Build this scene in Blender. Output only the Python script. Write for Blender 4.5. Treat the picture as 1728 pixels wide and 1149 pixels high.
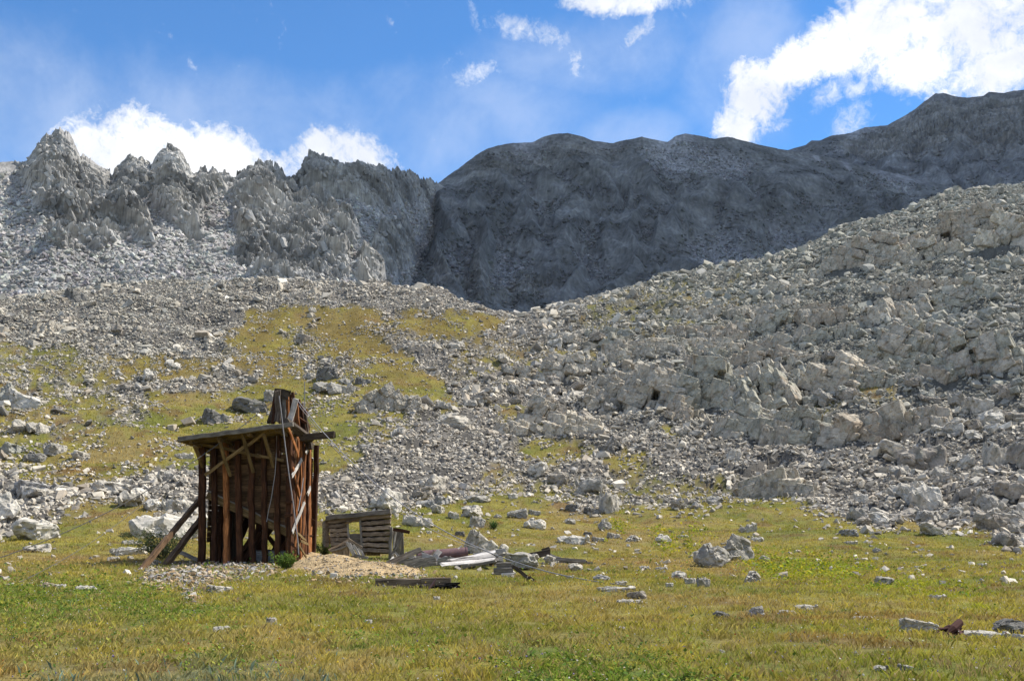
import bpy, bmesh, math, random
import numpy as np
from mathutils import Vector, Matrix
R = math.radians
for o in list(bpy.data.objects): bpy.data.objects.remove(o)
scene = bpy.context.scene
C = scene.collection
rng = np.random.default_rng(7)

# ------------------------------------------------------------------ camera, sky, sun, exposure
FPX = 1853.0            # focal length in pixels of the 1728 px wide photograph
PITCH = math.atan(0.1703)
EYE = 1.6
cam = bpy.data.cameras.new('camera'); cam_o = bpy.data.objects.new('camera', cam); C.objects.link(cam_o)
cam.sensor_width = 36; cam.lens = FPX / 1728 * 36; cam.clip_start = 0.1; cam.clip_end = 20000
cam_o.location = (0, 0, EYE); cam_o.rotation_euler = (R(90) + PITCH, 0, 0)
scene.camera = cam_o
SUN_EL, SUN_AZ = R(53), R(70)          # azimuth measured from +Y (view direction) towards +X
SUN = Vector((math.cos(SUN_EL) * math.sin(SUN_AZ), math.cos(SUN_EL) * math.cos(SUN_AZ), math.sin(SUN_EL)))
sl = bpy.data.lights.new('sun', 'SUN'); sl.energy = 5.0; sl.angle = R(0.53); sl.color = (1.0, 0.935, 0.83)
so = bpy.data.objects.new('sun', sl); C.objects.link(so); so.rotation_euler = SUN.to_track_quat('Z', 'Y').to_euler()
so.location = SUN * 500
vs = scene.view_settings
scene.display_settings.display_device = 'sRGB'
vs.view_transform = 'Standard'; vs.look = 'None'; vs.exposure = 0.5; vs.gamma = 1.0; vs.use_curve_mapping = False
scene.cycles.max_bounces = 5; scene.cycles.diffuse_bounces = 2; scene.cycles.glossy_bounces = 2
scene.cycles.transparent_max_bounces = 6; scene.cycles.volume_bounces = 0

def pix_dir(px, py):
    xc = (np.asarray(px, float) - 864) / FPX; yc = (574.5 - np.asarray(py, float)) / FPX
    cp, sp = math.cos(PITCH), math.sin(PITCH)
    return xc, cp - yc * sp, sp + yc * cp
def pix_angles(px, py):
    x, y, z = pix_dir(px, py)
    return np.arctan2(x, y), z / np.hypot(x, y)          # azimuth, tan(elevation)
def to_pix(x, y, z):
    cp, sp = math.cos(PITCH), math.sin(PITCH)
    zz = z - EYE
    f = np.maximum(y * cp + zz * sp, 1e-3); u = -y * sp + zz * cp
    return 864 + FPX * x / f, 574.5 - FPX * u / f

# --- world: Nishita sky with clouds laid out by compass direction and height
W = bpy.data.worlds.new("World"); scene.world = W; W.use_nodes = True
nt = W.node_tree; N = nt.nodes; L = nt.links; N.clear()
def nd(t, **k):
    n = N.new(t)
    for a, b in k.items(): setattr(n, a, b)
    return n
def mth(op, a, b=None, c=None, clamp=False):
    n = nd('ShaderNodeMath', operation=op, use_clamp=clamp)
    for i, v in enumerate((a, b, c)):
        if v is None: continue
        if isinstance(v, (int, float)): n.inputs[i].default_value = v
        else: L.new(v, n.inputs[i])
    return n.outputs[0]
def rmp(v, a, b, c, d):
    n = nd('ShaderNodeMapRange', interpolation_type='SMOOTHSTEP')
    for i, q in enumerate((v, a, b, c, d)):
        if isinstance(q, (int, float)): n.inputs[i].default_value = q
        else: L.new(q, n.inputs[i])
    return n.outputs[0]
def cmix(f, a, b):
    n = nd('ShaderNodeMix', data_type='RGBA')
    for s, v in ((n.inputs[0], f), (n.inputs[6], a), (n.inputs[7], b)):
        if isinstance(v, (int, float)): s.default_value = v
        elif isinstance(v, tuple): s.default_value = v
        else: L.new(v, s)
    return n.outputs[2]
sky = nd('ShaderNodeTexSky', sky_type='NISHITA'); sky.sun_disc = False
sky.sun_elevation = SUN_EL; sky.sun_rotation = SUN_AZ; sky.altitude = 3500; sky.air_density = 1.0; sky.dust_density = 0.4; sky.ozone_density = 2.0
tc = nd('ShaderNodeTexCoord'); sx = nd('ShaderNodeSeparateXYZ'); L.new(tc.outputs['Generated'], sx.inputs[0])
az = mth('ARCTAN2', sx.outputs[0], sx.outputs[1]); el = mth('ARCSINE', sx.outputs[2])
cv = nd('ShaderNodeCombineXYZ'); L.new(az, cv.inputs[0]); L.new(el, cv.inputs[1])
def noise(scale, det, rough, dist=0.0, zoff=0.0):
    n = nd('ShaderNodeTexNoise'); n.inputs['Scale'].default_value = scale; n.inputs['Detail'].default_value = det
    n.inputs['Roughness'].default_value = rough; n.inputs['Distortion'].default_value = dist
    mp = nd('ShaderNodeMapping'); mp.inputs['Location'].default_value = (0, 0, zoff); L.new(cv.outputs[0], mp.inputs[0]); L.new(mp.outputs[0], n.inputs['Vector'])
    return n.outputs['Fac']
def blob(px, py, rx, ry, rot=0.0, amp=1.0):
    a0, t0 = pix_angles(px, py); e0 = math.atan(t0); a0 = float(a0)
    k = 1 / FPX * 0.93
    dx = mth('SUBTRACT', az, a0); dy = mth('SUBTRACT', el, e0)
    c, s = math.cos(rot), math.sin(rot)
    u = mth('DIVIDE', mth('ADD', mth('MULTIPLY', dx, c), mth('MULTIPLY', dy, s)), rx * k)
    v = mth('DIVIDE', mth('SUBTRACT', mth('MULTIPLY', dy, c), mth('MULTIPLY', dx, s)), ry * k)
    d = mth('ADD', mth('MULTIPLY', u, u), mth('MULTIPLY', v, v))
    return mth('MULTIPLY', mth('SUBTRACT', 1.0, d), amp)
def field(blobs):
    out = None
    for b in blobs:
        v = mth('MAXIMUM', blob(*b), -0.6)
        out = v if out is None else mth('MAXIMUM', out, v)
    return out
n1 = noise(24, 10, 0.64, 0.5); n2 = noise(95, 7, 0.68, 0.8, 3.0); n3 = noise(9, 6, 0.6, 0.4, 7.0); n4 = noise(210, 5, 0.7, 1.0, 11.0)
c_ = lambda n, k: mth('MULTIPLY', mth('SUBTRACT', n, 0.5), k)
plus = lambda *a: a[0] if len(a) == 1 else mth('ADD', a[0], plus(*a[1:]))
# dense cumulus
dense = field([(1500, 40, 150, 85, 0.2), (1640, 60, 170, 105), (1690, 110, 110, 55), (1400, 75, 80, 52, 0.5), (1335, 112, 62, 46, 0.6), (1270, 160, 70, 70, 0.9), (1245, 215, 50, 50),
               (1560, 110, 100, 50), (1040, 2, 100, 30), (200, 270, 130, 90), (240, 235, 80, 62), (330, 262, 130, 62), (420, 288, 110, 52), (580, 270, 105, 56), (540, 250, 50, 32)])
dd = plus(dense, c_(n1, 3.0), c_(n2, 1.6), c_(n4, 0.5))
dmask = rmp(dd, -0.25, 0.95, 0.0, 1.0)
# loose scraps
wisp = field([(900, 56, 110, 30, -0.25), (945, 66, 40, 20), (812, 122, 70, 24, 0.3), (972, 108, 30, 34), (1075, 58, 60, 22, 0.7), (1435, 200, 50, 40, 0.6), (1405, 155, 60, 26, 0.5), (1440, 150, 40, 22)])
wd = plus(wisp, c_(n1, 2.2), c_(n2, 2.2), c_(n4, 0.8))
wmask = mth('MULTIPLY', rmp(wd, 0.1, 1.9, 0.0, 1.0), 0.85)
small = field([(658, 36, 10, 16, 0.5), (325, 112, 22, 9, -0.9), (800, 30, 12, 40, 0.3), (1150, 4, 60, 18, 0.2)])
smask = mth('MULTIPLY', rmp(plus(small, c_(n2, 2.2), c_(n4, 2.0)), 0.3, 1.9, 0.0, 1.0), 0.5)
# thin veil
veil = field([(60, 190, 420, 170), (420, 220, 480, 120), (800, 220, 330, 130), (560, 235, 200, 100), (1000, 90, 260, 90), (1250, 100, 140, 190), (1050, 230, 160, 60), (330, 215, 330, 90)])
vd = plus(veil, c_(n3, 1.6), c_(n1, 0.7), c_(n2, 0.3))
vmask = mth('MULTIPLY', rmp(vd, -0.1, 1.5, 0.0, 1.0), 0.27)
# unseen white cloud added overhead and behind the viewer to neutralise the blue fill
nb_ = nd('ShaderNodeTexNoise'); nb_.inputs['Scale'].default_value = 2.6; nb_.inputs['Detail'].default_value = 7; nb_.inputs['Roughness'].default_value = 0.55; L.new(tc.outputs['Generated'], nb_.inputs['Vector'])
away = mth('MAXIMUM', rmp(sx.outputs[2], 0.60, 0.80, 0.0, 1.0), rmp(sx.outputs[1], 0.65, 0.30, 0.0, 1.0))
bmask = mth('MULTIPLY', mth('MULTIPLY', rmp(nb_.outputs['Fac'], 0.47, 0.60, 0.0, 1.0), away), rmp(sx.outputs[2], 0.0, 0.12, 0.0, 1.0))
cl = mth('MAXIMUM', mth('MAXIMUM', mth('MAXIMUM', dmask, wmask), mth('MAXIMUM', vmask, smask)), bmask)
hs = nd('ShaderNodeHueSaturation'); hs.inputs['Hue'].default_value = 0.499; hs.inputs['Saturation'].default_value = 1.24; hs.inputs['Value'].default_value = 1.1
L.new(sky.outputs[0], hs.inputs['Color'])
cshade = rmp(n3, 0.35, 0.65, 0.0, 1.0)
ccol = cmix(cshade, (4.2, 4.4, 4.8, 1), (5.6, 5.65, 5.7, 1))
fin = cmix(cl, hs.outputs[0], ccol)
bg = nd('ShaderNodeBackground'); bg.inputs['Strength'].default_value = 0.15; L.new(fin, bg.inputs['Color'])
wo = nd('ShaderNodeOutputWorld'); L.new(bg.outputs[0], wo.inputs[0])

# ------------------------------------------------------------------ helpers
def hash2(ix, iy, s):
    h = (ix.astype(np.int64) * 374761393 + iy.astype(np.int64) * 668265263 + s * 974634541) & 0xffffffff
    h = ((h ^ (h >> 13)) * 1274126177) & 0xffffffff
    h = ((h ^ (h >> 16)) * 2246822519) & 0xffffffff
    return ((h ^ (h >> 15)) & 0xffffff) / float(0xffffff)
def hash3(ix, iy, iz, s):
    return hash2(ix + iz * 7919, iy - iz * 1543, s)
def vnoise(x, y, s=0):
    ix = np.floor(x); iy = np.floor(y); fx = x - ix; fy = y - iy
    ux = fx * fx * fx * (fx * (fx * 6 - 15) + 10); uy = fy * fy * fy * (fy * (fy * 6 - 15) + 10)
    def g(dx, dy):
        a = hash2(ix + dx, iy + dy, s) * 2 * np.pi
        return np.cos(a) * (fx - dx) + np.sin(a) * (fy - dy)
    return 1.4 * ((g(0, 0) * (1 - ux) + g(1, 0) * ux) * (1 - uy) + (g(0, 1) * (1 - ux) + g(1, 1) * ux) * uy)
def fbm(x, y, o=4, s=0, gain=0.5):
    a, t = 1.0, 0
    for i in range(o):
        t = t + a * vnoise(x, y, s + i * 17); x = x * 2.03 + 3.1; y = y * 2.03 - 1.7; a *= gain
    return t
def ridged(x, y, o=4, s=0, gain=0.5):
    a, t = 1.0, 0
    for i in range(o):
        t = t + a * (1 - 2 * np.abs(vnoise(x, y, s + i * 17))); x = x * 2.03 + 3.1; y = y * 2.03 - 1.7; a *= gain
    return t
def facet2(x, y, s=0, tilt=1.0):
    """flat tilted plates, one per jittered cell: height and distance to the plate's edge"""
    ix = np.floor(x); iy = np.floor(y)
    b1 = np.full(x.shape, 9.0); b2 = np.full(x.shape, 9.0); h = np.zeros(x.shape)
    for dx in (-1, 0, 1):
        for dy in (-1, 0, 1):
            cx = ix + dx; cy = iy + dy
            qx = x - cx - hash2(cx, cy, s); qy = y - cy - hash2(cx, cy, s + 1)
            d = qx * qx + qy * qy
            hh = hash2(cx, cy, s + 2) - 0.5 + tilt * ((hash2(cx, cy, s + 3) - 0.5) * qx + (hash2(cx, cy, s + 4) - 0.5) * qy)
            n = d < b1
            b2 = np.where(n, b1, np.minimum(b2, d)); h = np.where(n, hh, h); b1 = np.where(n, d, b1)
    return h, np.sqrt(b2) - np.sqrt(b1)
def facet3(p, s=0, tilt=1.0):
    i = np.floor(p); b1 = np.full(len(p), 9.0); b2 = b1.copy(); h = np.zeros(len(p)); tone = np.zeros(len(p))
    for dx in (-1, 0, 1):
        for dy in (-1, 0, 1):
            for dz in (-1, 0, 1):
                c = i + (dx, dy, dz); a = lambda k: hash3(c[:, 0], c[:, 1], c[:, 2], s + k)
                q = p - c - np.stack([a(0), a(1), a(2)], 1); d = (q * q).sum(1)
                hh = a(3) - 0.5 + tilt * ((a(4) - 0.5) * q[:, 0] + (a(5) - 0.5) * q[:, 1] + (a(6) - 0.5) * q[:, 2])
                n = d < b1
                b2 = np.where(n, b1, np.minimum(b2, d)); h = np.where(n, hh, h); tone = np.where(n, a(7), tone); b1 = np.where(n, d, b1)
    return h, np.sqrt(b2) - np.sqrt(b1), tone
def trin(x, y, s=0):
    """continuous folded planes: random heights on a triangle lattice"""
    x, y = x + 0.35 * y, 1.1 * y - 0.15 * x; ix = np.floor(x); iy = np.floor(y); fx = x - ix; fy = y - iy
    h00, h10, h01, h11 = [hash2(ix + a, iy + b, s) - 0.5 for a, b in ((0, 0), (1, 0), (0, 1), (1, 1))]
    return np.where(fx + fy < 1, h00 + fx * (h10 - h00) + fy * (h01 - h00), h11 + (1 - fx) * (h01 - h11) + (1 - fy) * (h10 - h11)) * 2
def smooth(a, n, it=2):
    k = np.ones(2 * n + 1) / (2 * n + 1)
    for _ in range(it): a = np.convolve(np.pad(a, n, mode='edge'), k, 'valid')
    return a
def pchip(x, y, q):
    """monotone cubic through (x, y); x increasing"""
    x = np.asarray(x, float); y = np.asarray(y, float)
    h = np.diff(x); d = np.diff(y) / h; m = np.zeros_like(y)
    m[1:-1] = np.where(d[:-1] * d[1:] > 0, 2 * d[:-1] * d[1:] / np.where(d[:-1] + d[1:] == 0, 1, d[:-1] + d[1:]), 0)
    m[0] = d[0]; m[-1] = d[-1]
    i = np.clip(np.searchsorted(x, q) - 1, 0, len(h) - 1); t = (q - x[i]) / h[i]
    return ((2*t**3 - 3*t*t + 1) * y[i] + (t**3 - 2*t*t + t) * h[i] * m[i] + (-2*t**3 + 3*t*t) * y[i+1] + (t**3 - t*t) * h[i] * m[i+1])
# masks measured from the photograph, used only to know what grows where
MS = 4
def raster(polys, blur=2):
    gx, gy = np.meshgrid(np.arange(-400, 2129, MS) + MS / 2, np.arange(0, 1300, MS) + MS / 2)
    m = np.zeros(gx.shape)
    for poly in polys:
        v = 1.0
        if isinstance(poly[0], (int, float)): v, poly = poly[0], poly[1]
        ins = np.zeros(gx.shape, bool); k = len(poly)
        for i in range(k):
            (x0, y0), (x1, y1) = poly[i], poly[(i + 1) % k]
            if y0 == y1: continue
            c = ((y0 > gy) != (y1 > gy)) & (gx < (x1 - x0) * (gy - y0) / (y1 - y0) + x0)
            ins ^= c
        m = np.where(ins, v, m)
    for _ in range(2 if blur else 0):
        for ax in (0, 1):
            m = np.apply_along_axis(lambda r: np.convolve(np.pad(r, blur, mode='edge'), np.ones(2*blur+1)/(2*blur+1), 'valid'), ax, m)
    return m
def sample(m, px, py):
    u = np.clip((px + 400) / MS - 0.5, 0, m.shape[1] - 1.001); v = np.clip(py / MS - 0.5, 0, m.shape[0] - 1.001)
    i = u.astype(int); j = v.astype(int); fu = u - i; fv = v - j
    return (m[j, i] * (1 - fu) + m[j, i + 1] * fu) * (1 - fv) + (m[j + 1, i] * (1 - fu) + m[j + 1, i + 1] * fu) * fv
def tag(o, label=None, cat=None, group=None, kind=None):
    if label: o['label'] = label
    if cat: o['category'] = cat
    if group: o['group'] = group
    if kind: o['kind'] = kind
    return o
def make_mesh(name, verts, faces, mat=None, col=None, smooth_shade=False, vec=None):
    """faces: (n, k) int array with k = 3 or 4; col: per-vertex rgb; vec: per-vertex grain coordinates"""
    me = bpy.data.meshes.new(name); verts = np.ascontiguousarray(verts, dtype=np.float32); faces = np.ascontiguousarray(faces, dtype=np.int32)
    n, k = faces.shape
    me.vertices.add(len(verts)); me.vertices.foreach_set('co', verts.ravel())
    me.loops.add(n * k); me.loops.foreach_set('vertex_index', faces.ravel())
    me.polygons.add(n); me.polygons.foreach_set('loop_start', np.arange(0, n * k, k, dtype=np.int32))
    if col is not None:
        a = me.attributes.new('Col', 'FLOAT_COLOR', 'POINT'); c4 = np.ones((len(verts), 4), np.float32); c4[:, :3] = col; a.data.foreach_set('color', c4.ravel())
    if vec is not None:
        a = me.attributes.new('gc', 'FLOAT_VECTOR', 'POINT'); a.data.foreach_set('vector', np.ascontiguousarray(vec, dtype=np.float32).ravel())
    me.update(calc_edges=True)
    if smooth_shade: me.shade_smooth()
    else: me.shade_flat()
    if mat: me.materials.append(mat)
    return me
def link(name, me, parent=None):
    o = bpy.data.objects.new(name, me); C.objects.link(o)
    if parent: o.parent = parent
    return o
def grid_faces(nr, nc):
    i = np.arange(nr - 1)[:, None] * nc + np.arange(nc - 1)[None, :]
    return np.stack([i, i + 1, i + nc + 1, i + nc], -1).reshape(-1, 4)

# ------------------------------------------------------------------ materials
def mat_new(name):
    m = bpy.data.materials.new(name); m.use_nodes = True; t = m.node_tree; t.nodes.clear()
    out = t.nodes.new('ShaderNodeOutputMaterial'); b = t.nodes.new('ShaderNodeBsdfPrincipled'); t.links.new(b.outputs[0], out.inputs[0])
    b.inputs['Specular IOR Level'].default_value = 0.25
    return m, t, b
def ntex(t, vec, scale, det=4, rough=0.55, dist=0.0):
    n = t.nodes.new('ShaderNodeTexNoise'); n.inputs['Scale'].default_value = scale; n.inputs['Detail'].default_value = det
    n.inputs['Roughness'].default_value = rough; n.inputs['Distortion'].default_value = dist
    if vec is not None: t.links.new(vec, n.inputs['Vector'])
    return n.outputs['Fac']
def ramp(t, fac, stops):
    r = t.nodes.new('ShaderNodeValToRGB'); e = r.color_ramp.elements
    while len(e) < len(stops): e.new(0.5)
    for i, (p, c) in enumerate(stops): e[i].position = p; e[i].color = (*c, 1) if len(c) == 3 else c
    t.links.new(fac, r.inputs[0]); return r.outputs[0]
def mul(t, a, b, f=1.0, mode='MULTIPLY'):
    m = t.nodes.new('ShaderNodeMix'); m.data_type = 'RGBA'; m.blend_type = mode
    for s, v in ((m.inputs[0], f), (m.inputs[6], a), (m.inputs[7], b)):
        if isinstance(v, (int, float)): s.default_value = v
        elif isinstance(v, tuple): s.default_value = (*v, 1)[:4]
        else: t.links.new(v, s)
    return m.outputs[2]
def bump(t, b, h, strength, dist):
    n = t.nodes.new('ShaderNodeBump'); n.inputs['Strength'].default_value = strength; n.inputs['Distance'].default_value = dist
    t.links.new(h, n.inputs['Height']); t.links.new(n.outputs[0], b.inputs['Normal'])
def attr_mat(name, rough=0.95, scales=(), bump_d=0.0, bump_s=0.6, coord='Object', fine=None, spec=0.25):
    """base colour from the per-vertex mineral / plant colour, broken up by noise of the given (scale, low, high)"""
    m, t, b = mat_new(name)
    a = t.nodes.new('ShaderNodeAttribute'); a.attribute_name = 'Col'; c = a.outputs['Color']
    g = t.nodes.new('ShaderNodeTexCoord'); v = g.outputs[coord]
    h = None
    for s, lo, hi in scales:
        f = ntex(t, v, s, 5, 0.6); c = mul(t, c, ramp(t, f, [(0.3, (lo,) * 3), (0.7, (hi,) * 3)]))
        h = f
    if fine:
        vo = t.nodes.new('ShaderNodeTexVoronoi'); vo.inputs['Scale'].default_value = fine[0]; t.links.new(v, vo.inputs['Vector'])
        sp = t.nodes.new('ShaderNodeSeparateColor'); t.links.new(vo.outputs['Color'], sp.inputs[0])
        c = mul(t, c, ramp(t, sp.outputs[0], [(0.0, (fine[1],) * 3), (1.0, (fine[2],) * 3)]))
        h = vo.outputs['Distance']
    t.links.new(c, b.inputs['Base Color']); b.inputs['Roughness'].default_value = rough; b.inputs['Specular IOR Level'].default_value = spec
    if h is not None and bump_d: bump(t, b, h, bump_s, bump_d)
    return m
# ------------------------------------------------------------------ what grows where (photograph pixels)
def _p(v, pts): return (v, pts)
GRASS = raster([
  _p(0.56, [(560, 690), (700, 690), (720, 720), (640, 760), (590, 800), (540, 800), (560, 740)]), _p(0.52, [(-60, 560), (250, 600), (330, 600), (200, 640), (240, 690), (100, 760), (-60, 790)]), _p(0.46, [(820, 560), (960, 590), (1060, 600), (1000, 640), (860, 660), (760, 640), (740, 590)]),
  _p(0.46, [(800, 790), (960, 800), (1240, 800), (1240, 850), (1100, 858), (960, 858), (800, 830)]), _p(0.40, [(1000, 480), (1250, 470), (1300, 520), (1100, 590), (960, 570)]), _p(0.4, [(1350, 640), (1520, 630), (1540, 690), (1380, 700)]),
  _p(1, [(-400, 905), (0, 905), (60, 880), (130, 868), (200, 862), (262, 880), (335, 880), (530, 850), (640, 862), (690, 862), (720, 850), (800, 832), (860, 838), (935, 850), (985, 866), (1050, 866), (1110, 858), (1170, 860), (1215, 850),
   (1260, 828), (1340, 840), (1370, 860), (1430, 880), (1480, 892), (1550, 880), (1600, 893), (1690, 905), (1740, 925), (2128, 930), (2128, 1300), (-400, 1300)]),
  _p(1, [(470, 518), (520, 512), (600, 522), (680, 530), (760, 528), (835, 532), (850, 548), (800, 566), (740, 570), (700, 575), (690, 598), (720, 630), (755, 660), (785, 690), (770, 698), (712, 672), (700, 690), (640, 690), (612, 700), (600, 735),
   (565, 760), (580, 790), (530, 800), (500, 790), (330, 790), (260, 790), (190, 812), (90, 822), (30, 812), (45, 790), (0, 792), (-60, 780), (-60, 768), (40, 750), (120, 740), (200, 715), (250, 705), (240, 690), (255, 668), (330, 668), (330, 640), (240, 640), (190, 632), (250, 612), (330, 612), (400, 605), (440, 585), (372, 590), (360, 575), (400, 560), (420, 530)]),
  _p(0.7, [(-100, 690), (100, 672), (230, 690), (120, 720), (-100, 740)]),
  _p(1, [(878, 735), (960, 738), (1005, 762), (1000, 775), (940, 785), (895, 780)]),
  _p(1, [(1010, 768), (1100, 765), (1105, 785), (1060, 800), (1030, 795)]),
  _p(0.9, [(840, 680), (900, 690), (918, 712), (880, 712), (835, 700)]),
  _p(0.8, [(1105, 722), (1160, 722), (1150, 742), (1110, 742)]),
  _p(0.8, [(1020, 600), (1065, 600), (1050, 612), (1015, 616)]),
  _p(0.7, [(920, 585), (1050, 575), (1010, 590), (930, 598)]),
  _p(0.7, [(1440, 650), (1500, 652), (1490, 680), (1440, 680)]),
  _p(0.6, [(1290, 670), (1330, 660), (1310, 690)]),
  _p(0.6, [(1160, 590), (1230, 585), (1210, 600), (1150, 604)]),
  _p(0.5, [(1320, 480), (1350, 480), (1340, 490), (1310, 492)]),
  _p(0, [(510, 520), (524, 520), (522, 560), (530, 620), (512, 640), (500, 620), (512, 580)]), _p(0, [(475, 555), (505, 560), (500, 575), (470, 570)]), _p(0.2, [(575, 598), (650, 605), (655, 622), (580, 618)]), _p(0.1, [(640, 560), (720, 575), (760, 610), (700, 600), (650, 580)]), _p(0.3, [(540, 600), (600, 615), (570, 640), (540, 640)]), _p(0.2, [(330, 628), (400, 622), (470, 640), (420, 660), (330, 664)]),
  _p(1, [(130, 852), (240, 842), (330, 850), (335, 862), (250, 872), (140, 878), (90, 870)]),
], 2)
TUNDRA = raster([_p(1, [(380, 500), (880, 500), (880, 600), (700, 650), (640, 640), (560, 640), (480, 640), (380, 640), (180, 680), (150, 600)])], 6)   # golden autumn turf high on the knoll
LEAFY = raster([_p(0.9, [(-60, 1000), (80, 985), (240, 995), (330, 1020), (420, 1030), (400, 1060), (240, 1050), (100, 1050), (-60, 1060)]),
  _p(0.6, [(560, 1040), (640, 1060), (760, 1085), (780, 1110), (640, 1095), (540, 1070)]),
  _p(1.0, [(840, 1100), (1000, 1095), (1130, 1105), (1230, 1130), (1260, 1180), (820, 1180)]),
  _p(0.8, [(600, 1090), (700, 1085), (790, 1110), (700, 1120)]),
  _p(0.35, [(0, 1060), (300, 1070), (500, 1100), (500, 1140), (0, 1120)])], 4)
BLUE = raster([_p(1.0, [(60, 1140), (300, 1128), (560, 1130), (600, 1200), (40, 1200)]), _p(0.6, [(100, 1020), (180, 1018), (180, 1032), (100, 1032)])], 4)
YELLOW = raster([_p(1.0, [(1250, 935), (1330, 950), (1420, 950), (1480, 975), (1560, 985), (1640, 995), (1710, 1020), (1660, 1035), (1560, 1020), (1450, 1000), (1330, 980), (1270, 965)]),
  _p(0.8, [(1110, 905), (1190, 908), (1180, 925), (1110, 922)]), _p(0.5, [(1020, 880), (1060, 885), (1040, 900)])], 3)
# ------------------------------------------------------------------ the ground: meadow, knoll and talus hill, one sheet
COLS = [  # px, then (photo row, distance) of meadow edge, two rows on the slope, crest
 (-250, (870, 85), (760, 108), (640, 140), (505, 200)), (0, (870, 85), (760, 108), (640, 140), (512, 198)), (200, (855, 82), (760, 105), (620, 145), (488, 200)),
 (430, (850, 82), (740, 112), (600, 150), (480, 200)), (640, (850, 84), (740, 112), (610, 145), (487, 198)), (740, (845, 86), (740, 112), (620, 145), (501, 190)),
 (810, (842, 89), (742, 114), (630, 145), (521, 186)), (860, (842, 92), (745, 116), (640, 145), (541, 185)), (920, (850, 92), (752, 114), (640, 145), (533, 192)), (1000, (855, 92), (760, 112), (640, 145), (514, 203)), (1130, (857, 92), (760, 110), (620, 145), (480, 218)),
 (1240, (850, 93), (750, 112), (610, 150), (464, 225)), (1370, (855, 90), (740, 112), (600, 148), (434, 232)), (1450, (878, 84), (740, 110), (580, 148), (393, 240)),
 (1550, (885, 82), (740, 108), (560, 150), (376, 245)), (1640, (895, 78), (740, 105), (540, 150), (345, 255)), (1728, (905, 76), (740, 104), (530, 150), (340, 258)), (2000, (905, 76), (740, 104), (520, 150), (312, 265))]
az_dense = np.linspace(R(-32), R(32), 900)
az_side = np.linspace(R(32), R(180), 50)[1:]
AZ = np.concatenate([-az_side[::-1], az_dense, az_side])
RR = np.concatenate([np.linspace(0.5, 10, 30)[:-1], np.geomspace(10, 330, 620)])
cpx = np.array([c[0] for c in COLS], float)
caz = np.array([float(pix_angles(c[0], 600)[0]) for c in COLS])
def colrow(k):
    r = np.array([c[1 + k][1] for c in COLS], float); t = np.array([float(pix_angles(c[0], c[1 + k][0])[1]) for c in COLS])
    return r, EYE + r * t
sm = lambda a: np.concatenate([np.interp(AZ[:49], caz, a), smooth(np.interp(az_dense, caz, a), 9), np.interp(AZ[-49:], caz, a)])
prof = [colrow(k) for k in range(4)]
rowR = [sm(p[0]) for p in prof]; rowZ = [sm(p[1]) for p in prof]
CREST_R = rowR[3]
GZ = np.zeros((len(RR), len(AZ)))
for j in range(len(AZ)):
    xs = [0, 12, 28, 46] + [rowR[k][j] for k in range(4)] + [rowR[3][j] * 1.12, rowR[3][j] * 1.35, 420]
    zs = [0, 0, 0.02, 0.12] + [rowZ[k][j] for k in range(4)]
    zs += [zs[-1] - 3, zs[-1] + 2, zs[-1] + 8]
    GZ[:, j] = pchip(xs, zs, RR)
GX = RR[:, None] * np.sin(AZ)[None, :]; GY = RR[:, None] * np.cos(AZ)[None, :]
gpx, gpy = to_pix(GX, np.maximum(GY, 0.5), GZ)
wx = fbm(gpx / 45, gpy / 22, 5, 5, 0.65) * 20; wy = fbm(gpx / 45, gpy / 22, 5, 55, 0.65) * 11
gm = sample(GRASS, gpx + wx, gpy + wy)
gm = gm + fbm(gpx / 18, gpy / 8, 4, 61, 0.6) * 0.30 * (np.abs(gm - 0.5) < 0.495)
GRASSM = np.clip((gm - 0.26) / 0.44, 0, 1); front = GY > 1
GRASSM = np.where(front & (np.abs(AZ)[None, :] < R(40)), GRASSM, np.where(RR[:, None] < 80, 1.0, 0.0))
far = np.clip((RR[:, None] - 45) / 60, 0, 1)
GZ += fbm(GX / 9, GY / 9, 3, 11) * (0.10 + 0.5 * far) + fbm(GX / 14, GY / 14, 2, 14) * 0.22 * np.clip((GY - 50) / 10, 0, 1) + fbm(GX / 2.2, GY / 2.2, 3, 12) * (0.035 + 0.1 * far)
fh, fe = facet2(GX / 3.5, GY / 3.5, 31, 1.2); fh2, _ = facet2(GX / 1.3, GY / 1.3, 41, 1.2)
GZ += (1 - GRASSM) * far * (fh * 0.7 + fh2 * 0.3)
# terraces on the right hill, where bedrock steps out of the talus
right = np.clip((gpx - 860) / 120, 0, 1) * np.clip((RR[:, None] - 108) / 15, 0, 1) * np.clip((CREST_R[None, :] * 1.02 - RR[:, None]) / 20, 0, 1)
zz = GZ / 7.0 + fbm(GX / 30, GY / 30, 3, 71) * 0.6
GZ += right * 1.0 * (np.floor(zz) + np.clip((zz - np.floor(zz)) * 3.2, 0, 1) - zz)
def ground_z(x, y):
    r = np.hypot(x, y); a = np.arctan2(x, y)
    j = np.interp(a, AZ, np.arange(len(AZ))); i = np.interp(r, RR, np.arange(len(RR)))
    i0 = np.clip(i.astype(int), 0, len(RR) - 2); j0 = np.clip(j.astype(int), 0, len(AZ) - 2); fi = i - i0; fj = j - j0
    return (GZ[i0, j0] * (1 - fj) + GZ[i0, j0 + 1] * fj) * (1 - fi) + (GZ[i0 + 1, j0] * (1 - fj) + GZ[i0 + 1, j0 + 1] * fj) * fi
def gval(F, x, y):
    j = np.interp(np.arctan2(x, y), AZ, np.arange(len(AZ))); i = np.interp(np.hypot(x, y), RR, np.arange(len(RR)))
    return F[np.clip(np.rint(i).astype(int), 0, len(RR) - 1), np.clip(np.rint(j).astype(int), 0, len(AZ) - 1)]
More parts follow.
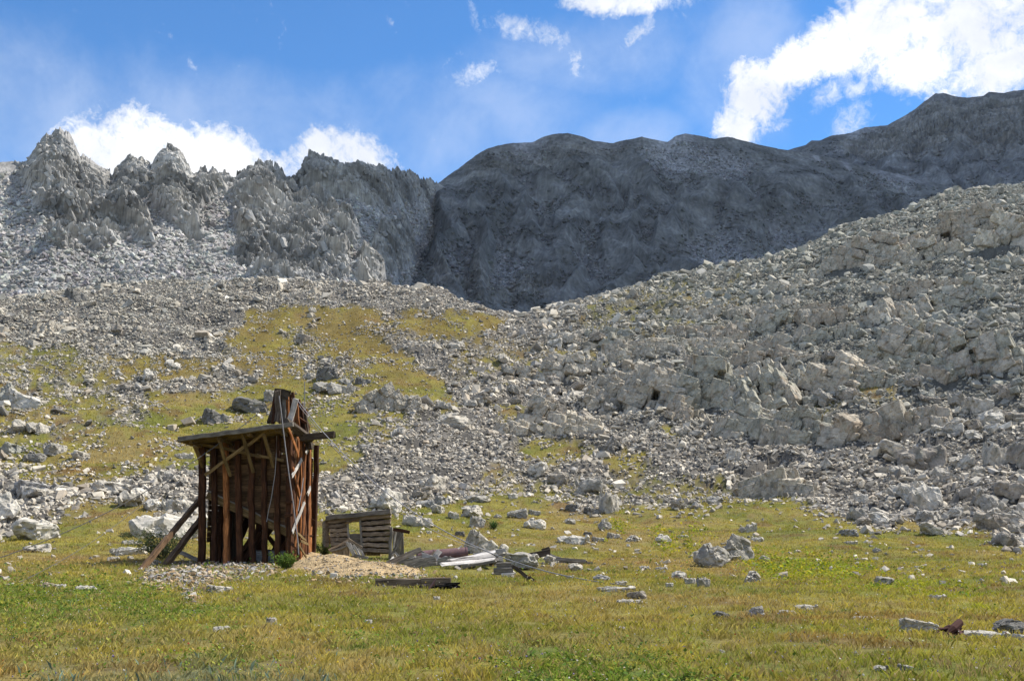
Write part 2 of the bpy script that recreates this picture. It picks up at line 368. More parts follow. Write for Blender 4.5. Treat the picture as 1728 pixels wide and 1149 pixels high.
def at(px, py, rmin=6.0, rmax=300.0):
    """the point of the ground seen at a photograph pixel"""
    dx, dy, dz = [float(v) for v in pix_dir(px, py)]; h = math.hypot(dx, dy)
    rs = np.geomspace(rmin, rmax, 1500); x = dx / h * rs; y = dy / h * rs
    f = ground_z(x, y) - (EYE + dz / h * rs)
    k = np.argmax(f > 0) if (f > 0).any() else len(rs) - 1
    k = max(k, 1); t = f[k - 1] / (f[k - 1] - f[k]) if f[k] > 0 else 0
    r = rs[k - 1] + (rs[k] - rs[k - 1]) * t
    return Vector((dx / h * r, dy / h * r, float(ground_z(np.array([dx / h * r]), np.array([dy / h * r]))[0])))
def grass_col(px, py, x, y):
    """colour of the plants at a place: olive and straw turf, leafy green patches, golden tundra high up"""
    n = fbm(x / 5, y / 5, 4, 91); n2 = fbm(x / 1.4, y / 1.4, 3, 95); n3 = fbm(x / 14, y / 14, 3, 99)
    o = lambda c: np.array(c)[None, :] if np.ndim(n) == 1 else np.array(c)[None, None, :]
    e = lambda f: f[..., None]
    mix = lambda a, b, f: a * (1 - e(f)) + b * e(f)
    c = mix(o((0.235, 0.205, 0.042)), o((0.145, 0.155, 0.026)), np.clip(0.45 + n * 1.3 + n2 * 0.5, 0, 1))
    c = mix(c, o((0.26, 0.19, 0.075)), np.clip(n3 * 1.3 + n2 * 0.7 + 0.08, 0, 0.75))
    rust = np.clip(fbm(x / 3.1, y / 3.1, 3, 121) * 2.2 - 0.75, 0, 0.6)
    c = mix(c, o((0.155, 0.085, 0.042)), rust)
    c = mix(c, o((0.185, 0.138, 0.036)), sample(TUNDRA, px, py) * np.clip(0.75 + n, 0, 1))
    c = mix(c, o((0.105, 0.150, 0.022)), np.clip(sample(LEAFY, px, py) * (0.65 + n2 * 1.6), 0, 1))
    c = mix(c, o((0.085, 0.125, 0.085)), np.clip(sample(BLUE, px, py) * (0.3 + n2 * 1.0), 0, 0.6))
    c = mix(c, o((0.20, 0.215, 0.014)), np.clip(sample(YELLOW, px, py) * (0.5 + n2 * 2.0 + n), 0, 1))
    return c
gpx, gpy = to_pix(GX, np.maximum(GY, 0.5), GZ)
gc = grass_col(gpx, gpy, GX, GY) * 0.8
gn = fbm(GX / 6, GY / 6, 4, 131)
rock = np.array((0.15, 0.14, 0.125))[None, None] * (0.75 + 0.35 * gn[..., None])  # talus ground darkened so the gaps between stones look shaded
lich = np.clip((gpx - 900) / 300, 0, 1) * np.clip((780 - gpy) / 150, 0, 1)
rock = rock * (1 - 0.5 * lich[..., None]) + np.array((0.13, 0.13, 0.105)) * 0.5 * lich[..., None]
gcol = gc * GRASSM[..., None] + rock * (1 - GRASSM[..., None])
M_ground = attr_mat('turf_and_gravel', 1.0, [(0.9, 0.8, 1.2), (6.0, 0.65, 1.3), (30.0, 0.6, 1.3)], 0.05, 0.6)
g = link('ground', make_mesh('ground', np.stack([GX, GY, GZ], -1).reshape(-1, 3), grid_faces(len(RR), len(AZ)), M_ground, gcol.reshape(-1, 3), True))
tag(g, kind='structure')

# ------------------------------------------------------------------ mountains
MOUNT = []
def mountain(name, crest, base, azr, nc, nr, spike_w, crag, ribs, cols, mat, seed, smooth_px=60, prof_p=1.15, top_min=0.04, jag=0.2):
    """crest / base: (px, row, distance). A height field between the two, with spires, ribs and broken rock."""
    a = np.linspace(R(azr[0]), R(azr[1]), nc)
    px = 864 + FPX * np.tan(a) * 0.985
    cp = np.array(crest, float); bp = np.array(base, float)
    crow = np.interp(px, cp[:, 0], cp[:, 1]); cd = smooth(np.interp(px, cp[:, 0], cp[:, 2]), 20)
    brow = smooth(np.interp(px, bp[:, 0], bp[:, 1]), 20); bd = smooth(np.interp(px, bp[:, 0], bp[:, 2]), 20)
    jg = jag * np.clip((px - 22) / 10, 0, 1) * np.clip((760 - px) / 30, 0.1, 1) * (np.clip(facet2(px / 11.0, px * 0 + seed + .5, seed, 2.0)[0], -.6, 1) * 9 + facet2(px / 4.5, px * 0 + seed + .5, seed + 2, 2.0)[0] * 4)
    zj = cd * (pix_angles(px, crow - jg)[1] - pix_angles(px, crow)[1])
    ct = pix_angles(px, crow)[1]; zc = EYE + cd * ct
    k = max(2, int(smooth_px / (px[-1] - px[0]) * nc)); zs = smooth(zc, k, 2)
    zb = EYE + bd * pix_angles(px, brow)[1]
    t = np.concatenate([np.linspace(-0.35, 1.0, nr), 1 + np.linspace(0, 0.5, nr // 6)[1:]])[:, None]
    r = bd[None] + (cd - bd)[None] * t; Lr = np.abs(cd - bd)[None]
    s = np.where(t < 0, t * 0.8, np.where(t < 1, 0.8 * t + 0.2 * np.clip(t, 0, 1) ** (prof_p * 3), 1 - (t - 1) * 1.1))
    z = zb[None] + (zs - zb)[None] * s
    g = np.exp(-np.sqrt(((t - 1) * Lr / spike_w) ** 2 + 0.01))/math.exp(-0.1)
    sw = fbm(px[None] / 60 + 0 * t, r / 6.0, 3, seed + 2) * 16 * np.clip(np.abs(t - 1) * Lr / 5.0, 0, 1)
    z = z + np.interp(px[None] + sw, px, zc - zs) * g + zj[None] * np.exp(-((t - 1) * Lr / 5.0) ** 2)
    x = r * np.sin(a)[None]; y = r * np.cos(a)[None]
    ppx, ppy = to_pix(x, y, z)
    w1 = fbm(x / 40, y / 40, 3, seed) * 12; w2 = fbm(x / 40, y / 40, 3, seed + 7) * 8
    win = np.clip((1.0 - t) * Lr / (0.6 * spike_w), 0, 1) * np.clip((t + 0.35) * 5, 0, 1)
    cm = np.clip((sample(crag[0], ppx + w1, ppy + w2) - 0.3) / 0.4, 0, 1) if crag is not None else np.zeros_like(z)
    rib = 0
    if ribs:
        f, amp, warp = ribs
        u = a[None] * f + fbm(x / 160, y / 160, 3, seed + 3) * warp
        rib = ridged(u + (t * 0.9) * 0.8, t * 1.6 + 5, 3, seed + 13, 0.45); wr = np.clip((1.02 - t) / 0.30, 0, 1); wr = wr * wr * (3 - 2 * wr)
        z = z + amp * (rib - 0.3) * wr * np.clip(t * 1.3 + 0.35, 0.1, 1)
    # broken rock: plates and blocks pushed out square to the mean slope
    th = np.minimum(np.arctan2(zs - zb, np.abs(cd - bd)) + 0.25, 1.1)[None]; nx = -np.sin(a)[None] * np.sin(th); ny = -np.cos(a)[None] * np.sin(th); nz = np.cos(th) + 0 * a[None]
    lat = (0.5 * (bd + cd))[None] * a[None] + 0 * t; up = 0.6 * r + 1.2 * z
    ca, sa = math.cos(0.6), math.sin(0.6); xr = lat * ca + up * sa; yr = -lat * sa + up * ca
    top = np.clip((1.0 - t) * Lr / 16.0, top_min, 1) * np.clip((1.25 - t) * 4, 0, 1)
    D = np.zeros_like(z)
    if crag is not None:
        A = crag[1]; q = A * 1.5
        wl = fbm(lat / (A * 1.5), up / (A * 1.5), 3, seed + 18) * A * 0.5
        t0 = trin((xr + wl) / (q * 1.9), (yr + wl) / (q * 1.5), seed + 15); t1 = trin((xr - wl) / (q * 0.95), (yr + wl) / (q * 0.6), seed + 20); t2 = trin(lat / (q * 0.5), up / (q * 0.36), seed + 30)
        t3 = trin(yr / (q * 0.22), xr / (q * 0.28), seed + 40); t4 = trin(lat / (q * 0.10), up / (q * 0.12), seed + 44); f1, e1 = facet2((xr + wl) / (q * 0.8), yr / (q * 0.5), seed + 24, 1.4); f2, e2 = facet2((xr + wl) / (q * 0.36), yr / (q * 0.2), seed + 34, 1.6); f3, e3 = facet2(xr / (q * 0.15), yr / (q * 0.09), seed + 35, 1.6)
        D = D + cm * top * (A * 0.25 + t0 * A * 0.85 + t1 * A * 0.55 + f1 * A * 0.10) + cm * np.maximum(top, 0.45 if jag > 0.5 else 0.15) * (t2 * A * 0.42 + t3 * A * 0.26 + t4 * A * 0.12 + f2 * A * 0.30 + f3 * A * 0.16 - np.clip(1 - e1 / 0.10, 0, 1) * A * 0.16)
    cs = float(cd.mean()) / 400; f4, e4 = facet2(x / (4.0 * cs), y / (4.0 * cs), seed + 60, 1.4); f5, e5 = facet2(x / (1.7 * cs), y / (1.7 * cs), seed + 61, 1.4)
    D = D + (f4 * 0.30 + f5 * 0.12) * (1 - cm) + fbm(lat / 14, up / 14, 4, seed + 63) * 1.3 * (0.3 + 0.7 * win)
    x = x + nx * D; y = y + ny * D; z = z + nz * D
    tone = fbm(lat / 22, up / 26, 4, seed + 70); fr_ = np.random.default_rng(seed); fine = np.repeat(np.repeat(fr_.random((len(t) // 3 + 1, nc // 2 + 1)), 3, 0), 2, 1)[:len(t), :nc]
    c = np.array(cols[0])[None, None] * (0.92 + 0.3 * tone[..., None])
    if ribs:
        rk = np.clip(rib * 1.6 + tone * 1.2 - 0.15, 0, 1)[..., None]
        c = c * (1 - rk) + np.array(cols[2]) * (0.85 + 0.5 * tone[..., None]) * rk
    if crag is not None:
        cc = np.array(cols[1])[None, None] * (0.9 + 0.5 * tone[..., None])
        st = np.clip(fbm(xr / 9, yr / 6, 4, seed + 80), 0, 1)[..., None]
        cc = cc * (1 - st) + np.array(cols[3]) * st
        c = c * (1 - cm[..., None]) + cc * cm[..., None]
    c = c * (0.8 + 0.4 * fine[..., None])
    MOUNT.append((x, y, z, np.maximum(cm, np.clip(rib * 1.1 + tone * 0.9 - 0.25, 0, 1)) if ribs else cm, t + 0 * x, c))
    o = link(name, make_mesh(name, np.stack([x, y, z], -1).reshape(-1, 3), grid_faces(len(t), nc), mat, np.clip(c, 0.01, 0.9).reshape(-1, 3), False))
    tag(o, kind='structure')
    return o
M_mount = attr_mat('mountain_rock', 1.0, [(0.05, 0.8, 1.2), (0.35, 0.75, 1.25)], 0.15, 0.5, fine=(0.5, 0.9, 1.12))
CRAG_L = raster([_p(1, [(22, 262), (75, 190), (138, 262), (178, 292), (215, 340), (266, 408), (256, 424), (205, 408), (165, 440), (140, 420), (108, 432), (72, 402), (92, 370), (58, 330), (28, 285)]),
  _p(1, [(176, 290), (215, 250), (285, 225), (322, 290), (330, 335), (296, 376), (270, 360), (236, 330)]),
  _p(1, [(328, 270), (400, 262), (400, 310), (352, 345), (338, 400), (352, 440), (292, 386), (318, 350)]),
  _p(1, [(405, 262), (430, 245), (495, 288), (560, 352), (612, 385), (596, 400), (585, 470), (520, 486), (430, 482), (396, 440), (410, 400), (395, 350)]),
  _p(1, [(490, 285), (520, 240), (600, 255), (745, 285), (738, 330), (690, 345), (640, 350), (575, 340)]),
  _p(1, [(640, 385), (672, 362), (700, 408), (690, 450), (645, 488), (592, 480), (612, 440)])], 3)
mountain('mountain_ridge', [(-500, 300, 340), (-150, 275, 360), (0, 270, 375), (20, 268, 375), (40, 240, 375), (50, 222, 375), (62, 217, 375), (75, 211, 375), (95, 222, 375), (104, 238, 375), (112, 256, 375), (135, 268, 379), (160, 285, 379), (172, 299, 379), (180, 280, 383), (205, 264, 383), (225, 268, 383), (240, 281, 383), (247, 262, 387), (258, 249, 387), (270, 241, 387), (290, 250, 387), (300, 275, 391), (312, 293, 391), (325, 284, 399), (335, 290, 399), (345, 279, 399), (356, 290, 399), (366, 284, 399), (380, 296, 403), (395, 293, 407), (410, 278, 407), (425, 265, 407), (440, 270, 415), (455, 278, 415), (480, 298, 419), (494, 301, 423), (500, 275, 431), (510, 262, 431), (520, 258, 435), (545, 265, 439), (570, 280, 443), (585, 276, 447), (600, 271, 451), (620, 281, 455), (640, 278, 470), (655, 292, 480), (665, 283, 488), (678, 290, 505), (690, 288, 520), (705, 298, 540), (722, 300, 562), (740, 310, 580), (790, 350, 600), (900, 440, 620), (1100, 560, 640), (1400, 620, 650)],
  [(-500, 500, 290), (0, 520, 285), (300, 495, 300), (600, 495, 310), (650, 498, 335), (690, 500, 400), (725, 500, 500), (780, 505, 540), (900, 560, 560), (1400, 620, 560)], (-34, 8), 1250, 520, 16, (CRAG_L, 6.5), None,
  [(0.30, 0.292, 0.28), (0.31, 0.302, 0.285), (0.2, 0.2, 0.2), (0.40, 0.38, 0.345)], M_mount, 500, 22, top_min=0.12, jag=0.55)
CRAG_M = raster([_p(0.55, [(700, 480), (760, 430), (850, 470), (960, 480), (1010, 500), (860, 545), (720, 510)]), _p(0.5, [(800, 250), (930, 215), (1100, 240), (1060, 300), (960, 290), (880, 330), (760, 350)])], 5)
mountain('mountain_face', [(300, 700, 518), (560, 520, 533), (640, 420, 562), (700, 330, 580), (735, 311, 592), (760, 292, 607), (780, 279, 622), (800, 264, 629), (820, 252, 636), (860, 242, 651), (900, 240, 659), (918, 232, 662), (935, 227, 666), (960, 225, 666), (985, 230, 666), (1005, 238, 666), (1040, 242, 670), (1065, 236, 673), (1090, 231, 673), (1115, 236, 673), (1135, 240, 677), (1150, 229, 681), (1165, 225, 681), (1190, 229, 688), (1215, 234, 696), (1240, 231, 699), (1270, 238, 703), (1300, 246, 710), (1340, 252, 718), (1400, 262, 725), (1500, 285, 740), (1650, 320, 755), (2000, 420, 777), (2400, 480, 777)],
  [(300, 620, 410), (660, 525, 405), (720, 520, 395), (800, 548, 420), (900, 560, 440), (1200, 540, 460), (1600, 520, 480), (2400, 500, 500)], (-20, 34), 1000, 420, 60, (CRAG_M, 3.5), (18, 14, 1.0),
  [(0.27, 0.276, 0.292), (0.20, 0.197, 0.19), (0.14, 0.144, 0.142), (0.27, 0.255, 0.235)], M_mount, 700)  # greys tinted blue to carry the skylight on the shaded face
CRAG_R = raster([_p(0.7, [(1380, 240), (1450, 220), (1610, 140), (1760, 140), (2000, 150), (2000, 300), (1700, 290), (1560, 290), (1450, 290)])], 5)
mountain('mountain_peak', [(900, 480, 858), (1200, 330, 897), (1330, 262, 936), (1345, 252, 936), (1375, 243, 944), (1385, 236, 948), (1400, 236, 948), (1420, 228, 952), (1455, 222, 959), (1480, 213, 967), (1520, 209, 975), (1535, 200, 979), (1555, 190, 983), (1570, 180, 983), (1590, 166, 987), (1606, 154, 991), (1620, 153, 991), (1640, 159, 994), (1665, 161, 998), (1690, 158, 1002), (1700, 151, 1006), (1728, 152, 1010), (1850, 130, 1014), (2100, 200, 1014), (2500, 260, 1014)],
  [(900, 560, 560), (1400, 480, 620), (1800, 440, 640), (2500, 440, 650)], (0, 38), 700, 360, 50, (CRAG_R, 4.0), (18, 15, 0.9),
  [(0.265, 0.273, 0.292), (0.20, 0.20, 0.20), (0.16, 0.165, 0.17), (0.24, 0.225, 0.21)], M_mount, 900)
# ------------------------------------------------------------------ a cumulus bank out to the side whose shade lies on the dark face and the peak
def cloud_over(spots, seed, height=900):
    V, F = [], []
    me = bpy.data.meshes.new('cloud'); bm = bmesh.new()
    for i, (cx, cy, cz, rx, ry) in enumerate(spots):
        p = Vector((cx, cy, cz)) + SUN * ((height - cz) / SUN.z)
        r = bmesh.ops.create_icosphere(bm, subdivisions=5, radius=1.0)
        for v in r['verts']:
            q = v.co.copy(); n = 1 + 0.18 * (vnoise(np.array([q.x * 3 + q.z * 2 + i * 9]), np.array([q.y * 3 + q.z]), seed)[0])
            v.co = p + Vector((q.x * rx * n, q.y * ry * n, max(q.z, -0.35) * 0.5 * min(rx, ry) * n))
    bm.to_mesh(me); bm.free()
    m, t, b = mat_new('cloud_vapour'); b.inputs['Base Color'].default_value = (0.9, 0.9, 0.9, 1); b.inputs['Roughness'].default_value = 1; b.inputs['Alpha'].default_value = 0.64
    me.materials.append(m); me.shade_smooth()
    o = link('cloud', me); tag(o, kind='stuff'); return o
def mt(px, py, r):
    a, t = pix_angles(px, py); return (float(r * np.sin(a)), float(r * np.cos(a)), float(EYE + r * t))
cloud_over([(*mt(850, 300, 620), 95, 190), (*mt(1000, 330, 590), 130, 200), (*mt(1200, 320, 620), 160, 220), (*mt(1450, 300, 680), 210, 250), (*mt(1700, 250, 820), 250, 280),
            (*mt(860, 470, 460), 70, 90), (*mt(980, 470, 470), 90, 90), (*mt(660, 285, 440), 40, 40), (*mt(580, 268, 430), 26, 26), (*mt(1900, 260, 850), 320, 380), (*mt(1130, 245, 690), 130, 170), (*mt(1260, 250, 720), 130, 170), (*mt(1550, 305, 600), 110, 130), (*mt(1480, 300, 740), 120, 140)], 3, 1000)
# ------------------------------------------------------------------ rocks
def hull_block(seed, flat=1.0, rough=0.35, npts=5):
    """an angular joint-bounded block about 1 m across"""
    r = np.random.default_rng(seed); bm = bmesh.new(); d = np.array((1.0, r.uniform(0.6, 0.95), r.uniform(0.4, 0.75) * flat)) * 0.5
    for sx in (-1, 1):
        for sy in (-1, 1):
            for sz in (-1, 1):
                k = 1 - rough * r.random(3)
                bm.verts.new((sx * d[0] * k[0], sy * d[1] * k[1], sz * d[2] * k[2]))
    for _ in range(npts):
        p = r.normal(size=3); p /= np.abs(p).max(); bm.verts.new(p * d * r.uniform(0.8, 1.02))
    bmesh.ops.convex_hull(bm, input=bm.verts)
    for v in [v for v in bm.verts if not v.link_faces]: bm.verts.remove(v)
    return bm
def bm_arrays(bm):
    bmesh.ops.triangulate(bm, faces=bm.faces); bm.verts.ensure_lookup_table(); bm.verts.index_update()
    v = np.array([x.co[:] for x in bm.verts], np.float32); f = np.array([[x.index for x in p.verts] for p in bm.faces], np.int32); bm.free(); return v, f
SMALL = [bm_arrays(hull_block(1000 + i, (1.0, 0.8, 0.5)[i % 3], 0.55, 5)) for i in range(40)]
def rough_block(seed, flat=1.0, cuts=4, disp=0.03, rough=0.4, npts=6):
    """a close-up boulder: chipped edges, worn faces"""
    if npts == 14:      # a worn, rounded block
        r = np.random.default_rng(seed); bm = bmesh.new()
        for _ in range(30):
            p = r.normal(size=3); p /= np.linalg.norm(p) ** 0.9; bm.verts.new(p * (0.5, 0.42, 0.36 * flat) * r.uniform(0.88, 1.05))
        bmesh.ops.convex_hull(bm, input=bm.verts)
        for v in [v for v in bm.verts if not v.link_faces]: bm.verts.remove(v)
    else: bm = hull_block(seed, flat, rough, npts)
    bmesh.ops.dissolve_limit(bm, angle_limit=R(14), verts=bm.verts, edges=bm.edges)
    bmesh.ops.bevel(bm, geom=list(bm.edges), offset=0.022, segments=1, affect='EDGES', clamp_overlap=True)
    bmesh.ops.triangulate(bm, faces=bm.faces)
    for _ in range(cuts):
        long = [e for e in bm.edges if e.calc_length() > 0.075]
        if not long: break
        bmesh.ops.subdivide_edges(bm, edges=long, cuts=1, use_grid_fill=True); bmesh.ops.triangulate(bm, faces=bm.faces)
    bm.normal_update()
    p = np.array([v.co[:] for v in bm.verts]); nrm = np.array([v.normal[:] for v in bm.verts])
    h, e, _ = facet3(p * 3.2 + seed, seed, 1.8); h2, e2, _ = facet3(p * 8.0 + seed, seed + 9, 1.6)
    off = disp * (h * 1.6 + 0.5 * h2) - 0.03 * np.clip(1 - e / 0.10, 0, 1) * (hash2(np.floor(h * 40), np.floor(h * 13), 5) > 0.4)
    for v, a, n in zip(bm.verts, off, nrm): v.co += Vector(n * a)
    return bm_arrays(bm)
M_rock = attr_mat('talus_rock', 0.95, [(0.7, 0.78, 1.18), (3.5, 0.8, 1.18)], 0.05, 0.5)
M_boulder = attr_mat('boulder_rock', 0.95, [(1.6, 0.66, 1.22), (9.0, 0.72, 1.22), (40.0, 0.8, 1.2)], 0.03, 0.7)
TONE = {'pale': (0.52, 0.48, 0.405), 'grey': (0.40, 0.375, 0.325), 'dark': (0.215, 0.205, 0.185), 'brown': (0.365, 0.325, 0.27), 'green': (0.355, 0.35, 0.30), 'white': (0.60, 0.565, 0.49), 'blue': (0.37, 0.36, 0.34), 'rust': (0.37, 0.305, 0.23)}
HERO = {}
def hero_mesh(kind, tone):
    k = (kind, tone)
    if k not in HERO:
        fl = {'block': 1.15, 'slab': 0.45, 'wedge': 0.85, 'spire': 1.0, 'round': 1.2}[kind.split('_')[0]]
        sd = sum(ord(c) * (i + 3) for i, c in enumerate(kind))
        v, f = rough_block(sd, fl, 4, 0.05, 0.3 if kind.startswith('round') else 0.55, 14 if kind.startswith('round') else 9)
        if kind.startswith('spire'): v = v[:, [2, 1, 0]]; v[:, 0] *= 1.3; v[:, 2] *= 0.9; v[:, :2] *= (1 - 0.55 * np.clip(v[:, 2:] + 0.3, 0, 1))
        if kind.startswith('wedge'): v[:, 2] *= 1 - 0.55 * np.clip(v[:, 0] + 0.4, 0, 1)
        v = v / (v.max(0) - v.min(0)); v = v - (v.max(0) + v.min(0)) / 2
        n = fbm(v[:, 0] * 3 + v[:, 2] * 2, v[:, 1] * 3 + v[:, 2], 3, sd)
        base = np.array(TONE[tone]); c = base[None] * (0.95 + 0.25 * n[:, None])
        li = np.clip(fbm(v[:, 0] * 5, v[:, 1] * 5 + v[:, 2] * 4, 3, sd + 5) * 1.6 - 0.35, 0, 0.6)[:, None]; c = c * (1 - li) + np.array((0.20, 0.205, 0.165)) * li
        HERO[k] = make_mesh('boulder', v, f, M_boulder, np.clip(c, 0.02, 0.9))
    return HERO[k]
OCC = []      # places already taken by a boulder: x, y, radius
NB = [0]
def boulder(px, py, w, h, tone, label, kind='block', yaw=0.0, tilt=0.0, depth=0.75, sink=0.24, group=None, name='boulder', cat='boulder'):
    """px, py: foot of the rock in the photograph, w and h its size there"""
    p = at(px, py); r = math.hypot(p.x, p.y); k = math.hypot(r, p.z) / FPX
    W_, H_ = w * k, h * k
    o = link(name, hero_mesh(kind, tone)); hz = H_ / (1 - sink)
    o.location = (p.x + math.sin(math.atan2(p.x, p.y)) * W_ * 0.25, p.y + W_ * 0.25, p.z + hz * (0.5 - sink))
    o.location.z = max(o.location.z, float(ground_z(np.array([o.location.x]), np.array([o.location.y]))[0]) + hz * (0.5 - sink) - 0.25 * hz)
    o.scale = (W_, W_ * depth, hz); o.rotation_euler = (0, R(tilt), R(yaw) - math.atan2(p.x, p.y))
    tag(o, label, cat, group); OCC.append((o.location.x, o.location.y, W_ * 0.42)); return o

